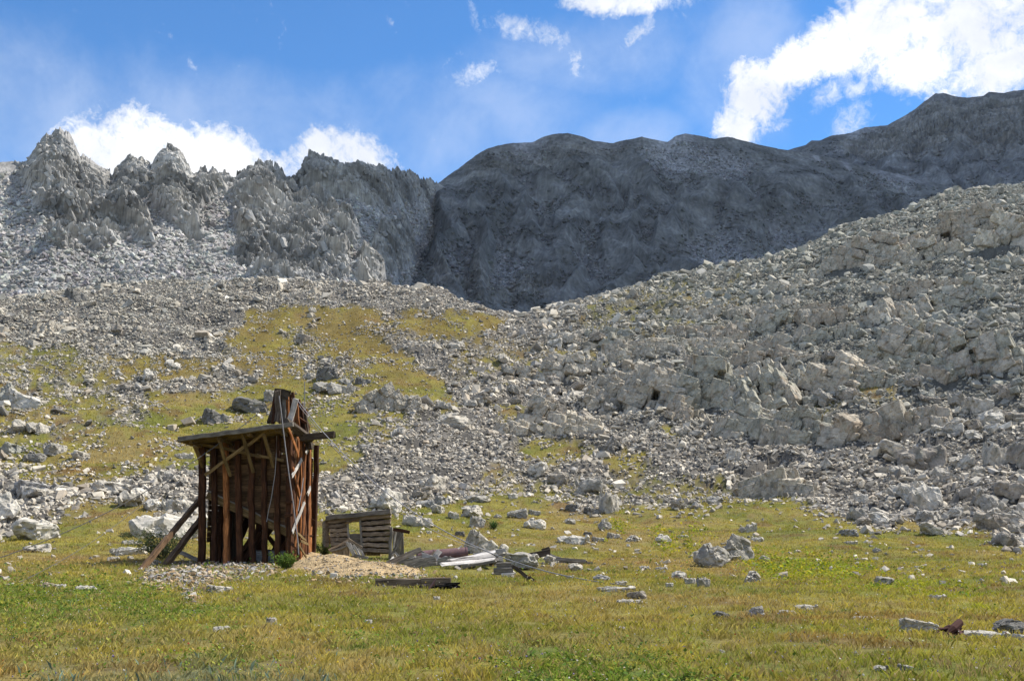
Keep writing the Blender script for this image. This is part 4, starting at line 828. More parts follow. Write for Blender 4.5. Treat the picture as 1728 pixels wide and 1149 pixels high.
for i in hero:
    g_ = float(gval(GRASSM, tx[i:i+1], ty[i:i+1])[0]); lab, grp = region(tpx[i], tpy[i], g_)
    tn = ('green', 'grey', 'brown', 'grey')[hr.integers(4)] if (tpx[i] > 1000 and tpy[i] < 700) else ('pale', 'grey', 'pale', 'brown', 'white')[hr.integers(5)]
    word = {'green': 'greenish grey', 'grey': 'grey', 'brown': 'brownish', 'pale': 'pale grey', 'white': 'whitish'}[tn]
    o = link('boulder', hero_mesh(KINDS[hr.integers(len(KINDS))], tn)); s = float(ts[i])
    o.scale = (s * hr.uniform(0.9, 1.25), s * hr.uniform(0.65, 0.95), s * hr.uniform(0.55, 0.85)); o.rotation_euler = (hr.normal() * 0.3, hr.normal() * 0.3, hr.uniform(0, 6.28))
    o.location = (tx[i], ty[i], tz[i] + s * 0.2)
    tag(o, word + ' ' + lab, 'boulder', word + ' ' + grp)
rest = np.ones(len(tx), bool); rest[hero] = False
def scatter(name, x, y, z, s, col, seed, mat, lift=0.12, protos=SMALL, tilt=0.5, shape=(1, 1, 1), orient=None):
    r_ = np.random.default_rng(seed); n = len(x); pi = r_.integers(len(protos), size=n)
    V, F, K = [], [], []; base = 0
    for p, (pv, pf) in enumerate(protos):
        m = np.nonzero(pi == p)[0]; k = len(m)
        if not k: continue
        q = pv[None] * (s[m][:, None, None] * r_.uniform(0.75, 1.3, (k, 1, 3)) * np.array(shape))
        ax = r_.normal(size=(k, 2)) * tilt; yw = r_.uniform(0, 2 * np.pi, k)
        if orient: ax = ax + np.array(orient[:2]); yw = orient[2] + r_.normal(size=k) * 0.25
        for (i0, i1), an in (((1, 2), ax[:, 0]), ((0, 2), ax[:, 1]), ((0, 1), yw)):
            c, s_ = np.cos(an)[:, None], np.sin(an)[:, None]; a0, a1 = q[:, :, i0].copy(), q[:, :, i1].copy()
            q[:, :, i0] = c * a0 - s_ * a1; q[:, :, i1] = s_ * a0 + c * a1
        q = q + np.stack([x[m], y[m], z[m] + lift * s[m]], -1)[:, None, :]
        V.append(q.reshape(-1, 3)); K.append(np.repeat(col[m], len(pv), 0))
        F.append((pf[None] + (base + np.arange(k) * len(pv))[:, None, None]).reshape(-1, 3)); base += k * len(pv)
    return link(name, make_mesh(name, np.concatenate(V), np.concatenate(F), mat, np.concatenate(K)))
def rock_cols(px, py, n, seed):
    r_ = np.random.default_rng(seed); pal = np.array([TONE['pale'], TONE['grey'], TONE['white'], TONE['brown'], TONE['grey'], TONE['pale'], TONE['blue'], TONE['dark']])
    c = pal[r_.integers(len(pal), size=n)] * r_.uniform(0.68, 1.18, (n, 1)) * np.array((1.03, 1.0, 0.95))
    gr = np.clip((px - 900) / 250, 0, 1) * np.clip((760 - py) / 120, 0, 1) * (0.25 + 0.55 * r_.random(n))
    gr = np.maximum(gr, np.clip((600 - px) / 300, 0, 1) * np.clip((720 - py) / 120, 0, 1) * 0.45 * r_.random(n))[:, None]
    return np.clip(c * (1 - gr) + np.array((0.30, 0.305, 0.255)) * gr, 0.03, 0.85)
t_ = scatter('talus_debris', tx[rest], ty[rest], tz[rest], ts[rest], rock_cols(tpx[rest], tpy[rest], rest.sum(), 5), 21, M_rock)
tag(t_, kind='stuff')
print('talus', rest.sum(), 'heroes', len(hero))

# loose scree lying on the mountain sides
def scree(mi, n, s0, s1, base, seed, tmax):
    x, y, z, cm, t, mc_ = MOUNT[mi]; r_ = np.random.default_rng(seed); ok = np.nonzero((cm.ravel() < r_.random(cm.size) * 0.9) & (t.ravel() < tmax) & (t.ravel() > -0.3))[0]
    i = r_.choice(ok, n); x, y, z = x.ravel()[i] + r_.normal(size=n) * .3, y.ravel()[i] + r_.normal(size=n) * .3, z.ravel()[i]
    return x, y, z, s0 * (1 + r_.random(n) ** 4 * (s1 / s0 - 1)), mc_.reshape(-1, 3)[i] * np.array(base) * r_.uniform(0.65, 1.35, (n, 1)) * r_.uniform(0.95, 1.05, (n, 3))
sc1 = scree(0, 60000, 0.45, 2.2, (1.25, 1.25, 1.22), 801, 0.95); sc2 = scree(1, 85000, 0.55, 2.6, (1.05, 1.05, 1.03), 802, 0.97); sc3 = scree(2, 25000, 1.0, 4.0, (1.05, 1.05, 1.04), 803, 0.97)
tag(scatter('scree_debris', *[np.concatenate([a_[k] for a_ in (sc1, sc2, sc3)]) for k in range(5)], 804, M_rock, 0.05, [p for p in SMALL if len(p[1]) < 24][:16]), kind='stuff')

x, y, z, cm, t, mc_ = MOUNT[0]; r_ = np.random.default_rng(811); w_ = np.where((cm.ravel() > 0.5) & (t.ravel() > -0.1) & (t.ravel() < 1.0), 1.0, 0.0); i = r_.choice(cm.size, 3600, p=w_ / w_.sum()); n = len(i)
sz = 0.9 + 2.8 * r_.random(n) ** 2.5; tp = t.ravel()[i]; sz = np.where(tp > 0.93, np.minimum(sz, 2.4), sz)
tag(scatter('crag_debris', x.ravel()[i], y.ravel()[i], z.ravel()[i], sz, mc_.reshape(-1, 3)[i] * r_.uniform(0.75, 1.3, (n, 1)), 812, M_rock, -0.32, SMALL[:24], 0.16, (0.5, 1.1, 1.9), (0.25, 0.55, 0.2)), kind='stuff')
# ------------------------------------------------------------------ timber
def wood_mat(name, dark, mid, light, rough=0.9):
    m, t, b = mat_new(name)
    a = t.nodes.new('ShaderNodeAttribute'); a.attribute_name = 'gc'; a2 = t.nodes.new('ShaderNodeAttribute'); a2.attribute_name = 'Col'
    mp = t.nodes.new('ShaderNodeMapping'); mp.inputs['Scale'].default_value = (1.0, 16, 16); t.links.new(a.outputs['Vector'], mp.inputs[0])
    mp2 = t.nodes.new('ShaderNodeMapping'); mp2.inputs['Scale'].default_value = (1.6, 4, 4); t.links.new(a.outputs['Vector'], mp2.inputs[0])
    f = ntex(t, mp.outputs[0], 2.2, 6, 0.65, 0.4); f2 = ntex(t, mp2.outputs[0], 1.1, 4, 0.6)
    c = ramp(t, f, [(0.3, dark), (0.5, mid), (0.72, light)])
    c = mul(t, c, ramp(t, f2, [(0.3, (0.55,) * 3), (0.68, (1.3,) * 3)])); c = mul(t, c, a2.outputs['Color'])
    t.links.new(c, b.inputs['Base Color']); b.inputs['Roughness'].default_value = rough; b.inputs['Specular IOR Level'].default_value = 0.2
    bump(t, b, f, 0.8, 0.02); return m
M_red = wood_mat('red_brown_timber', (0.020, 0.009, 0.005), (0.078, 0.032, 0.015), (0.19, 0.082, 0.036))
M_orange = wood_mat('orange_board', (0.09, 0.030, 0.011), (0.30, 0.115, 0.038), (0.48, 0.235, 0.10))  # lighter and more orange than the red brown timber
M_grey = wood_mat('weathered_grey_timber', (0.085, 0.077, 0.068), (0.24, 0.218, 0.19), (0.44, 0.41, 0.365))
M_pale = wood_mat('bleached_board', (0.26, 0.235, 0.21), (0.50, 0.47, 0.43), (0.68, 0.65, 0.61))
M_tan = wood_mat('tan_timber', (0.07, 0.045, 0.019), (0.20, 0.135, 0.06), (0.36, 0.26, 0.13))
M_dark = wood_mat('dark_timber', (0.026, 0.020, 0.015), (0.078, 0.060, 0.044), (0.17, 0.138, 0.105))
M_cab = wood_mat('pale_brown_log', (0.10, 0.075, 0.052), (0.38, 0.295, 0.215), (0.58, 0.49, 0.39))  # paler brown than the tower planks, for cabin and gable
M_log = wood_mat('brown_log', (0.035, 0.021, 0.012), (0.15, 0.088, 0.046), (0.30, 0.19, 0.105))
class MB:
    """collects weathered boards and beams, then links them as ONE mesh"""
    def __init__(s): s.v, s.f, s.c, s.g, s.n = [], [], [], [], 0
    def beam(s, p0, p1, w, h, side=None, tone=1.0, wob=0.012, seg=None, taper=1.0, round_=False, ragged=0.0):
        p0 = np.array(p0, float); p1 = np.array(p1, float); d = p1 - p0; Ln = np.linalg.norm(d); d = d / Ln
        sd = np.array(side if side is not None else (0.12, -0.99, 0.05), float); sd = sd - d * (sd @ d)
        if np.linalg.norm(sd) < 1e-3: sd = np.array((1.0, 0.2, 0)); sd = sd - d * (sd @ d)
        sd /= np.linalg.norm(sd); up = np.cross(d, sd)
        ns = seg or max(2, int(Ln / 0.35)) ; k = 10 if round_ else 8
        if round_: an = np.arange(k) / k * 2 * np.pi; prof_ = np.stack([np.cos(an), np.sin(an)], 1) * 0.5
        else:
            e = 0.86; prof_ = np.array([(-1, -e), (-e, -1), (e, -1), (1, -e), (1, e), (e, 1), (-e, 1), (-1, e)]) * 0.5
        V, G = [], []; off = rng.uniform(-50, 50, 3)
        for i in range(ns + 1):
            q = i / ns; c = p0 + d * (Ln * q) + (sd * rng.normal() + up * rng.normal()) * wob * (0 if i in (0, ns) else 1)
            tp = 1 + (taper - 1) * q
            for (a, b_) in prof_:
                end = (rng.uniform(-1, 1) * ragged if i in (0, ns) else 0)
                V.append(c + d * end + up * (a * w * tp + rng.normal() * wob * 0.35) + sd * (b_ * h * tp + rng.normal() * wob * 0.35)); G.append((q * Ln + off[0], a * w + off[1], b_ * h + off[2]))
        base = s.n; F = []
        for i in range(ns):
            for j in range(k):
                a0 = base + i * k + j; a1 = base + i * k + (j + 1) % k; F += [(a0, a1, a1 + k), (a0, a1 + k, a0 + k)]
        for i0, flip in ((0, 1), (ns, 0)):
            for j in range(1, k - 1):
                t3 = (base + i0 * k, base + i0 * k + j, base + i0 * k + j + 1); F.append(t3[::-1] if flip else t3)
        s.v += V; s.f += F; s.g += G; s.n += len(V); tn = tone * rng.uniform(0.8, 1.15); s.c += [(tn, tn, tn)] * len(V)
        return s
    def build(s, name, mat, parent=None, origin=None):
        v = np.array(s.v); o3 = np.zeros(3) if origin is None else np.array(origin, float)
        if parent is not None: o3 = o3 + np.array(parent.location)
        return link(name, make_mesh(name, v - o3, np.array(s.f), mat, np.array(s.c), False, np.array(s.g)), parent) if origin is None else _placed(link(name, make_mesh(name, v - o3, np.array(s.f), mat, np.array(s.c), False, np.array(s.g)), parent), origin)
def _placed(o, origin): o.location = origin; return o
def empty(name, loc):
    o = bpy.data.objects.new(name, None); C.objects.link(o); o.location = loc; o.empty_display_size = 0.5; return o

# ------------------------------------------------------------------ the ore bin tower
PHI = R(9); E1 = np.array((-math.cos(PHI), math.sin(PHI), 0)); E2 = np.array((math.sin(PHI), math.cos(PHI), 0)); E3 = np.array((0, 0, 1.0))
_cd = at(490, 949); CORNER = np.array((_cd.x, _cd.y, _cd.z)); CORNER *= 46.5 / CORNER[1]; CORNER[2] = float(ground_z(CORNER[:1], CORNER[1:2])[0])
def T(a, b, h): return CORNER + E1 * a + E2 * b + E3 * h
def P(px, py, b=0.0):
    """where the sight line of a photograph pixel meets the upright plane b metres behind the front wall"""
    d = np.array([float(v) for v in pix_dir(px, py)]); o = np.array((0, 0, EYE)); k = ((CORNER + E2 * b - o) @ E2) / (d @ E2); return o + d * k
def PS(px, py, a=0.0):
    """the same on the plane of the side wall, a metres in from the corner"""
    d = np.array([float(v) for v in pix_dir(px, py)]); o = np.array((0, 0, EYE)); k = ((CORNER + E1 * a - o) @ E1) / (d @ E1); return o + d * k
def loc3(p): q = p - CORNER; return q @ E1, q @ E2, q[2]
tower = empty('ore_bin_tower', CORNER)
tag(tower, 'tall ruined red brown timber ore bin tower with sloping roof and broken headframe', 'mine tower')
LEN = loc3(P(340, 940))[0]; DEP = 2.85; Z0 = -0.35
front = -E2
def zr(a, b): # underside of the roof
    h0 = loc3(P(480, 722, -1.25))[2]; h1 = loc3(P(305, 745, -1.25))[2]; a0 = loc3(P(480, 722, -1.25))[0]; a1 = loc3(P(305, 745, -1.25))[0]
    return h0 + (h1 - h0) * (a - a0) / (a1 - a0) - 0.10 * (b + 1.25)
# front posts
post_px = [(342, 342), (363, 362), (384, 381), (406, 401), (427, 424), (448, 445), (469, 468), (489, 488)]
for i, (pb, pt) in enumerate(post_px):
    a0 = loc3(P(pb, 940))[0]; a1 = loc3(P(pt, 745))[0]; w = (0.27, 0.2, 0.2, 0.22, 0.22, 0.2, 0.2, 0.24)[i]
    m = MB().beam(T(a0, 0, Z0), T(a1, 0, zr(a1, 0)), w, 0.22, front, (0.9, 0.75, 1.1, 0.9, 0.9, 0.95, 0.7, 0.8)[i], 0.014)
    if i in (2,): m.beam(T(a0 + 0.05, -0.13, Z0), T(a0 + 0.05, -0.13, 1.9), 0.16, 0.05, front, 1.6)
    o = m.build('post', M_red if i != 2 else M_orange, tower)
    if i == 2: o['label'] = 'post with a pale new facing board'
# back and side posts
for a in (0.0, LEN * 0.33, LEN * 0.66, LEN): MB().beam(T(a, DEP, Z0), T(a, DEP, zr(a, DEP)), 0.2, 0.2, front, 0.6).build('post', M_red, tower)
for b in (1.1, 2.2): MB().beam(T(LEN, b, Z0), T(LEN, b, zr(LEN, b)), 0.2, 0.2, E1, 0.7).build('post', M_red, tower)
# the sloping chute floor and its stringer
sA = loc3(P(346, 834, 0.14)); sB = loc3(P(492, 902, 0.14))
def hs_(a): return sA[2] + (sB[2] - sA[2]) * (a - sA[0]) / (sB[0] - sA[0])
MB().beam(T(LEN - 0.05, 0.18, hs_(LEN - 0.05)), T(-0.05, 0.18, hs_(-0.05)), 0.30, 0.12, front, 1.15).build('chute_stringer', M_tan, tower)
MB().beam(T(LEN - 0.05, 0.20, hs_(LEN - 0.05) + 0.20), T(0.05, 0.20, hs_(0.05) + 0.20), 0.05, 0.16, front, 1.2).build('chute_lip', M_grey, tower)
m = MB(); nb = 12
for i in range(nb):
    b = 0.35 + (DEP - 0.5) * i / (nb - 1); m.beam(T(LEN - 0.15, b, hs_(LEN - 0.1) - 0.05), T(0.0, b, hs_(0) - 0.05), 0.06, 0.24, front, 0.8)
m.build('chute_floor', M_red, tower)
# plank wall above the chute
m = MB(); h = hs_(0) + 0.15; top = zr(LEN, 0)
while h < zr(0, 0) - 0.1:
    ax = LEN if h > hs_(LEN) else (h - hs_(0)) / (hs_(LEN) - hs_(0)) * LEN - 0.25
    ax = min(ax, LEN - 0.05)
    a_hi = ax
    if h > zr(ax, 0): pass
    if ax > 0.3:
        cut = rng.uniform(0.3, 0.7) * ax
        for (q0, q1) in ((0.0, cut - 0.01), (cut + 0.01, ax)):
            if min(zr(q0, .25), zr(q1, .25)) < h + 0.1: q1 = min(q1, ax)
            m.beam(T(q0, 0.27, h), T(q1, 0.27, h), 0.215, 0.05, front, rng.uniform(0.6, 1.5), 0.006, seg=5)
    h += 0.225
m.build('plank_wall', M_log, tower)
m = MB(); h = 1.0
while h < zr(LEN, 1) - 0.05:
    m.beam(T(LEN - 0.08, 0.3, h), T(LEN - 0.08, DEP, h), 0.215, 0.05, E1, 0.8, 0.006); h += 0.225
m.build('end_wall', M_log, tower)
# back wall: upright boards above, slanting boards with gaps below
m = MB(); h = 1.75
while h < zr(LEN, DEP) - 0.05:
    m.beam(T(0.1, DEP - 0.14, h), T(LEN - 0.1, DEP - 0.14, h), 0.215, 0.05, front, 0.7, 0.006); h += 0.225
m.build('back_wall', M_log, tower)
m = MB()
for i in range(9):
    a = LEN * 0.10 + i * 0.42
    if i in (3, 6): continue
    m.beam(T(min(a + 0.95, LEN + 0.1), DEP - 0.2, Z0), T(a - 0.35, DEP - 0.2, 1.9), 0.33, 0.05, front, 0.75)
m.build('slanting_board', M_red, tower)
for i, (a0, b0, h0, a1, b1, h1, w) in enumerate([(LEN * 0.80, 1.2, -0.2, LEN * 0.40, 1.2, 1.9, 0.2), (LEN * 0.62, 0.7, -0.2, LEN * 0.42, 0.7, 1.3, 0.16), (LEN * 0.35, 1.3, -0.1, LEN * 0.12, 1.3, 1.2, 0.18), (LEN * 0.20, 2.0, -0.1, LEN * 0.45, 2.0, 1.1, 0.16), (LEN * 0.7, 2.2, 0.5, LEN * 0.1, 2.2, 0.5, 0.16), (LEN * 0.9, 0.9, -0.2, LEN * 0.9, 0.9, 2.3, 0.16), (LEN * 0.78, 0.8, -0.2, LEN * 0.78, 0.8, 2.1, 0.14)]):
    MB().beam(T(a0, b0, h0), T(a1, b1, h1), w, w, front, 0.8).build('inner_brace', M_red, tower)
# upright dark boards closing the left bay under the chute
m = MB()
for i in range(4): m.beam(T(LEN - 0.25 - i * 0.2, 1.4, Z0), T(LEN - 0.25 - i * 0.2, 1.4, 2.2), 0.19, 0.04, front, 0.7)
m.build('bay_lining', M_dark, tower)
# corrugated sheet at the foot
def corrugated(p0, p1, h, mat, parent, name, amp=0.02, pitch=0.09):
    p0 = np.array(p0); p1 = np.array(p1); n = int(h / pitch * 8); v = []
    for i in range(n + 1):
        z = h * i / n; o_ = math.sin(z / pitch * 2 * math.pi) * amp
        for s in (0, 1):
            v.append((p0 if s == 0 else p1) + E3 * z - E2 * o_)
        for s in (1, 0): v.append((p0 if s == 0 else p1) + E3 * z - E2 * (o_ - 0.004))
    f = []
    for i in range(n):
        for j in range(4): f.append((i * 4 + j, i * 4 + (j + 1) % 4, i * 4 + 4 + (j + 1) % 4, i * 4 + 4 + j))
    return link(name, make_mesh(name, np.array(v) - np.array(parent.location), np.array(f), mat), parent)
m_, t_, b_ = mat_new('galvanised_sheet'); c_ = t_.nodes.new('ShaderNodeTexCoord'); f_ = ntex(t_, c_.outputs['Object'], 5, 5)
t_.links.new(ramp(t_, f_, [(0.35, (0.22, 0.24, 0.26)), (0.6, (0.36, 0.38, 0.40)), (0.75, (0.22, 0.14, 0.09))]), b_.inputs['Base Color']); b_.inputs['Metallic'].default_value = 0.3; b_.inputs['Roughness'].default_value = 0.55; M_zinc = m_
corrugated(T(2.05, 0.75, -0.2), T(0.35, 0.75, -0.2), 0.75, M_zinc, tower, 'corrugated_sheet')
# roof
aL = loc3(P(301, 742, -1.25))[0]; aR = loc3(P(487, 716, -1.25))[0] - 0.2; bF, bB = -1.25, DEP + 0.4
m = MB().beam(T(aL, bF, zr(aL, bF) + 0.11), T(aR, bF, zr(aR, bF) + 0.11), 0.19, 0.14, front, 0.85, 0.012); fascia = m.build('roof_fascia', M_grey, tower)
m = MB(); n = 15
for i in range(n):
    b = bF + 0.22 + (bB - bF - 0.3) * i / (n - 1); m.beam(T(aL + 0.15 + rng.uniform(-.08, .08), b, zr(aL, b) + 0.09), T(aR + 0.35 + 0.05 * i, b, zr(aR + 0.35 + 0.05 * i, b) + 0.09), (bB - bF) / n * 0.97, 0.05, E3, rng.uniform(0.9, 1.25), 0.004)
roof = m.build('roof_deck', M_tan, tower)
v = []; r_ = np.random.default_rng(4)          # weathered shingle skin
na, nbb = 60, 40
for j in range(nbb):
    for i in range(na):
        a = aL + 0.1 + (aR + 0.3 + 0.7 * j / nbb - aL - 0.1) * i / (na - 1); b = bF + 0.09 + (bB - bF - 0.05) * j / (nbb - 1); v.append(T(a, b, zr(a, b) + 0.12 + 0.10 * r_.random() ** 2))
o = link('roof_covering', make_mesh('roof_covering', np.array(v) - CORNER, grid_faces(nbb, na), M_dark, np.ones((len(v), 3)) * 1.2, False, np.array(v) * 3), tower)
for k in range(4):
    a = aL - 0.5 + k * (aR - aL + 1.2) / 3; MB().beam(T(a, bF + 0.1, zr(a, bF) - 0.06), T(a, DEP, zr(a, DEP) - 0.06), 0.13, 0.12, E1, 0.8).build('rafter', M_tan, tower)
MB().beam(T(aL + 0.30, -0.6, zr(aL, -0.6) + 0.32), T(aL - 0.35, -0.6, zr(aL, -0.6) + 0.20), 0.05, 0.10, front, 1.2).build('loose_roof_board', M_pale, tower)
# braces from the wall out to the eave
for (x0, y0, x1, y1) in [(328, 752, 342, 788), (367, 735, 389, 803), (407, 727, 428, 797), (445, 733, 461, 788)]:
    MB().beam(P(x0, y0, bF + 0.15), P(x1, y1, -0.14), 0.13, 0.10, front, 0.85).build('eave_brace', M_tan, tower)
MB().beam(P(332, 748, -0.24), P(478, 777, -0.24), 0.12, 0.07, front, 1.0).build('tie_board', M_tan, tower)
MB().beam(P(346, 801, -0.33), P(455, 724, -0.9), 0.13, 0.07, front, 1.15).build('diagonal_board', M_tan, tower)
# side wall towards the sun: uprights, splintered boards, ladder rungs
b = 0.22; k_ = 0
while b < 2.25:
    wdt = rng.uniform(0.10, 0.22); tp = 0.05 + 0.22 * rng.random() ** 2 * 4; lean_ = rng.uniform(0.0, 0.28)
    MB().beam(T(rng.uniform(-0.05, 0.03), b, Z0), T(lean_, b + rng.uniform(-.05, .05), zr(0, b) - tp + (0.5 if k_ % 5 == 4 else 0)), wdt, 0.05 + 0.04 * rng.random(), -E1, rng.uniform(0.6, 1.4), 0.016, ragged=0.14).build('side_board', (M_red, M_orange, M_red, M_red, M_orange)[k_ % 5], tower)
    b += wdt + rng.uniform(0.01, 0.12); k_ += 1
m = MB()
for i in range(4): m.beam(T(0.0, 2.30 + i * 0.18, Z0 + 0.4 * (i == 0)), T(0.16 + 0.03 * i, 2.30 + i * 0.18, zr(0, 3) + 0.35 - i * 0.3), 0.175, 0.05, -E1, 1.0 + 0.15 * i, ragged=0.12)
m.build('side_boarding', M_orange, tower)
m = MB(); h = 1.0
while h < zr(0, 1) - 0.1:
    m.beam(T(0.35, 0.3, h), T(0.35, DEP, h), 0.215, 0.05, E1, 0.7, 0.006); h += 0.225
m.build('inner_side_wall', M_log, tower)
for (x0, y0, x1, y1, mt_) in [(493, 803, 509, 775, M_pale), (494, 897, 514, 847, M_pale), (486, 720, 504, 770, M_orange), (495, 790, 506, 836, M_orange), (516, 765, 524, 752, M_pale), (519, 834, 524, 822, M_pale)]:
    a_ = -0.10
    MB().beam(PS(x0, y0, a_), PS(x1, y1, a_), 0.15, 0.05, -E1, 1.0, ragged=0.08).build('broken_brace', mt_, tower)
for y in (799, 846, 868): MB().beam(P(481, y + 2, -0.2), P(495, y, -0.2), 0.10, 0.08, front, 0.8).build('ladder_rung', M_red, tower)
for (x0, y0, x1, y1) in [(502, 916, 517, 940), (503, 900, 516, 911), (508, 913, 520, 918)]:
    MB().beam(PS(x0, y0, -0.3), PS(x1, y1, -0.3), 0.10, 0.05, -E1, 1.0, ragged=0.06).build('splintered_board', M_tan, tower)
# headframe
for (x0, y0, x1, y1, b, w, mt_, tn) in [(468, 712, 469, 660, 0.3, 0.24, M_dark, 1.6), (479, 712, 480, 663, 0.5, 0.15, M_grey, 0.7), (485, 712, 485, 664, 0.6, 0.10, M_orange, 0.8), (493, 730, 490, 668, 0.9, 0.14, M_red, 0.8), (455, 713, 466, 676, 1.4, 0.24, M_dark, 1.0), (505, 745, 499, 676, 1.2, 0.14, M_orange, 0.8), (514, 742, 506, 690, 1.6, 0.26, M_red, 0.6), (519, 755, 512, 700, 2.0, 0.3, M_dark, 1.1), (516, 750, 507, 684, 2.4, 0.22, M_red, 0.8), (522, 760, 515, 694, 2.8, 0.2, M_red, 1.0), (509, 745, 503, 676, 1.8, 0.2, M_red, 0.9), (497, 735, 493, 664, 1.4, 0.18, M_red, 0.8), (488, 720, 487, 661, 1.2, 0.2, M_dark, 1.2), (461, 714, 466, 664, 1.0, 0.16, M_red, 0.7), (474, 712, 475, 666, 1.6, 0.2, M_dark, 1.0)]:
    MB().beam(P(x0, y0, b), P(x1, y1, b), w, 0.14, front, tn, 0.02, ragged=0.10).build('headframe_board', mt_, tower)
MB().beam(P(464, 663, 0.4), P(488, 668, 0.6), 0.22, 0.4, E3, 0.8, 0.03, ragged=0.1).build('head_beam', M_dark, tower)
MB().beam(P(499, 674, 0.15), P(489, 710, 0.15), 0.24, 0.06, front, 1.0, ragged=0.05).build('pale_headframe_board', M_pale, tower)
MB().beam(P(481, 712, -0.2), P(524, 742, 1.6), 0.34, 0.3, front, 0.9).build('crown_beam', M_dark, tower)
MB().beam(P(507, 739, 1.0), P(564, 733, 0.9), 0.28, 0.26, front, 0.9, 0.015, ragged=0.05).build('cantilever_beam', M_dark, tower)
MB().beam(P(517, 754, 1.5), P(527, 752, 1.5), 0.3, 0.3, front, 0.8).build('beam_stub', M_dark, tower)
MB().beam(P(502, 704, 1.4), P(517, 714, 1.4), 0.12, 0.12, front, 0.8).build('headframe_rail', M_red, tower)
# leaning props at the far end
def ground_pt(px, py): p = at(px, py); return np.array((p.x, p.y, p.z))
p0 = ground_pt(234, 962); MB().beam(p0 - (0, 0, 0.1), P(337, 843, 0.6), 0.19, 0.2, front, 0.8, 0.01).build('leaning_prop', M_log, tower)
MB().beam(P(302, 882, 0.45), P(336, 846, 0.45), 0.10, 0.14, front, 1.3).build('prop_splice', M_tan, tower)
p1 = ground_pt(276, 954); MB().beam(p1 - (0, 0, 0.1), P(339, 876, 1.4), 0.24, 0.22, front, 0.7, 0.01).build('leaning_prop', M_log, tower)
MB().beam(P(297, 929, 1.0), P(338, 946, 0.7), 0.15, 0.15, front, 0.9).build('prop_tie', M_grey, tower)

# ------------------------------------------------------------------ log cabin ruin
cab = at(604, 940); CB = np.array(cab); cab_o = empty('log_cabin_ruin', CB)
tag(cab_o, 'leaning brown log wall of a collapsed cabin with a square window hole', 'cabin ruin')
def PC(px, py, dy=0.0):
    d = np.array([float(v) for v in pix_dir(px, py)]); o = np.array((0, 0, EYE)); n = np.array((0.10, 0.995, 0)); k = ((CB + n * dy - o) @ n) / (d @ n); return o + d * k
fc = np.array((-0.1, -0.995, 0.08))
def row(t): # left and right end of the wall at height share t, leaning as in the photograph
    return np.array((554 + 6 * t, 876 + 52 * t)), np.array((659 + 2 * t, 864 + 70 * t))
mw = MB(); nrow = 7; bk = MB()
for i in range(nrow):
    t = (i + 0.6) / nrow; l, r_ = row(t); f = lambda s: l + (r_ - l) * s
    spans = [(0, 1)]
    if 0.14 < t < 0.50: spans = [(0, 0.30), (0.50, 1)]
    elif t >= 0.50: spans = [(0, 0.31), (0.51, 1)]
    for a, b in spans:
        q0, q1 = f(a), f(b); mw.beam(PC(*q0), PC(*q1), 0.175, 0.24, fc, rng.uniform(0.55, 1.4), 0.014, seg=9, round_=False, ragged=0.03); bk.beam(PC(*q0, 0.12), PC(*q1, 0.12), 0.26, 0.05, fc, 0.6, 0.0)
mw.build('log_wall', M_cab, cab_o); bk.build('dark_backing', M_dark, cab_o)  # dark sheet added behind the logs so their gaps read as dark lines
MB().beam(PC(551, 875, -0.1), PC(660, 863, -0.1), 0.22, 0.34, fc, 0.75).build('top_log', M_grey, cab_o)
m = MB()
for k, t in enumerate((0.58, 0.72, 0.86)):
    l, r_ = row(t); m.beam(PC(*(l + (r_ - l) * 0.30), -0.04), PC(*(l + (r_ - l) * 0.52), -0.04), 0.25, 0.08, fc, 0.9)
m.build('window_boarding', M_grey, cab_o)
for s in (0.305, 0.505):
    l0, r0 = row(0.12); l1, r1 = row(0.98 if s > 0.4 else 0.75); MB().beam(PC(*(l0 + (r0 - l0) * s), -0.14), PC(*(l1 + (r1 - l1) * s), -0.14), 0.08, 0.10, fc, 1.3).build('window_post', M_grey, cab_o)
MB().beam(PC(583, 883, -0.15), PC(607, 876, -0.15), 0.08, 0.1, fc, 1.3).build('window_lintel', M_tan, cab_o)
m = MB()
for i in range(7): m.beam(PC(552, 880 + i * 6.5), PC(547, 884 + i * 6.0, 1.8), 0.2, 0.18, (1, 0, 0), 0.8)
m.build('side_logs', M_cab, cab_o)
MB().beam(PC(548, 891, 0.5), PC(558, 917, 0.2), 0.14, 0.06, fc, 1.2).build('side_board', M_tan, cab_o)
m = MB()
for i in range(5): m.beam(PC(615 + i * 6, 937, 0.1), PC(615 + i * 6, 923, 0.1), 0.16, 0.05, fc, 1.1)
m.build('low_boarding', M_tan, cab_o)
MB().beam(PC(658, 942, -0.15), PC(660, 889, -0.15), 0.14, 0.12, fc, 1.1).build('corner_post', M_grey, cab_o)
m = MB()
for i in range(3): m.beam(PC(667 + i * 6, 942, 0.2), PC(666 + i * 6, 892, 0.2), 0.17, 0.05, fc, 0.95)
m.build('door_panel', M_grey, cab_o)
MB().beam(PC(665, 893, -0.2), PC(691, 898, -0.3), 0.15, 0.13, fc, 0.9, 0.01, ragged=0.04).build('door_head', M_red, cab_o)
MB().beam(PC(661, 938, -0.25), PC(679, 901, -0.25), 0.13, 0.06, fc, 1.0).build('door_brace', M_grey, cab_o)
MB().beam(PC(664, 925, -0.1), PC(668, 897, -0.1), 0.07, 0.04, fc, 1.2).build('pale_strip', M_pale, cab_o)
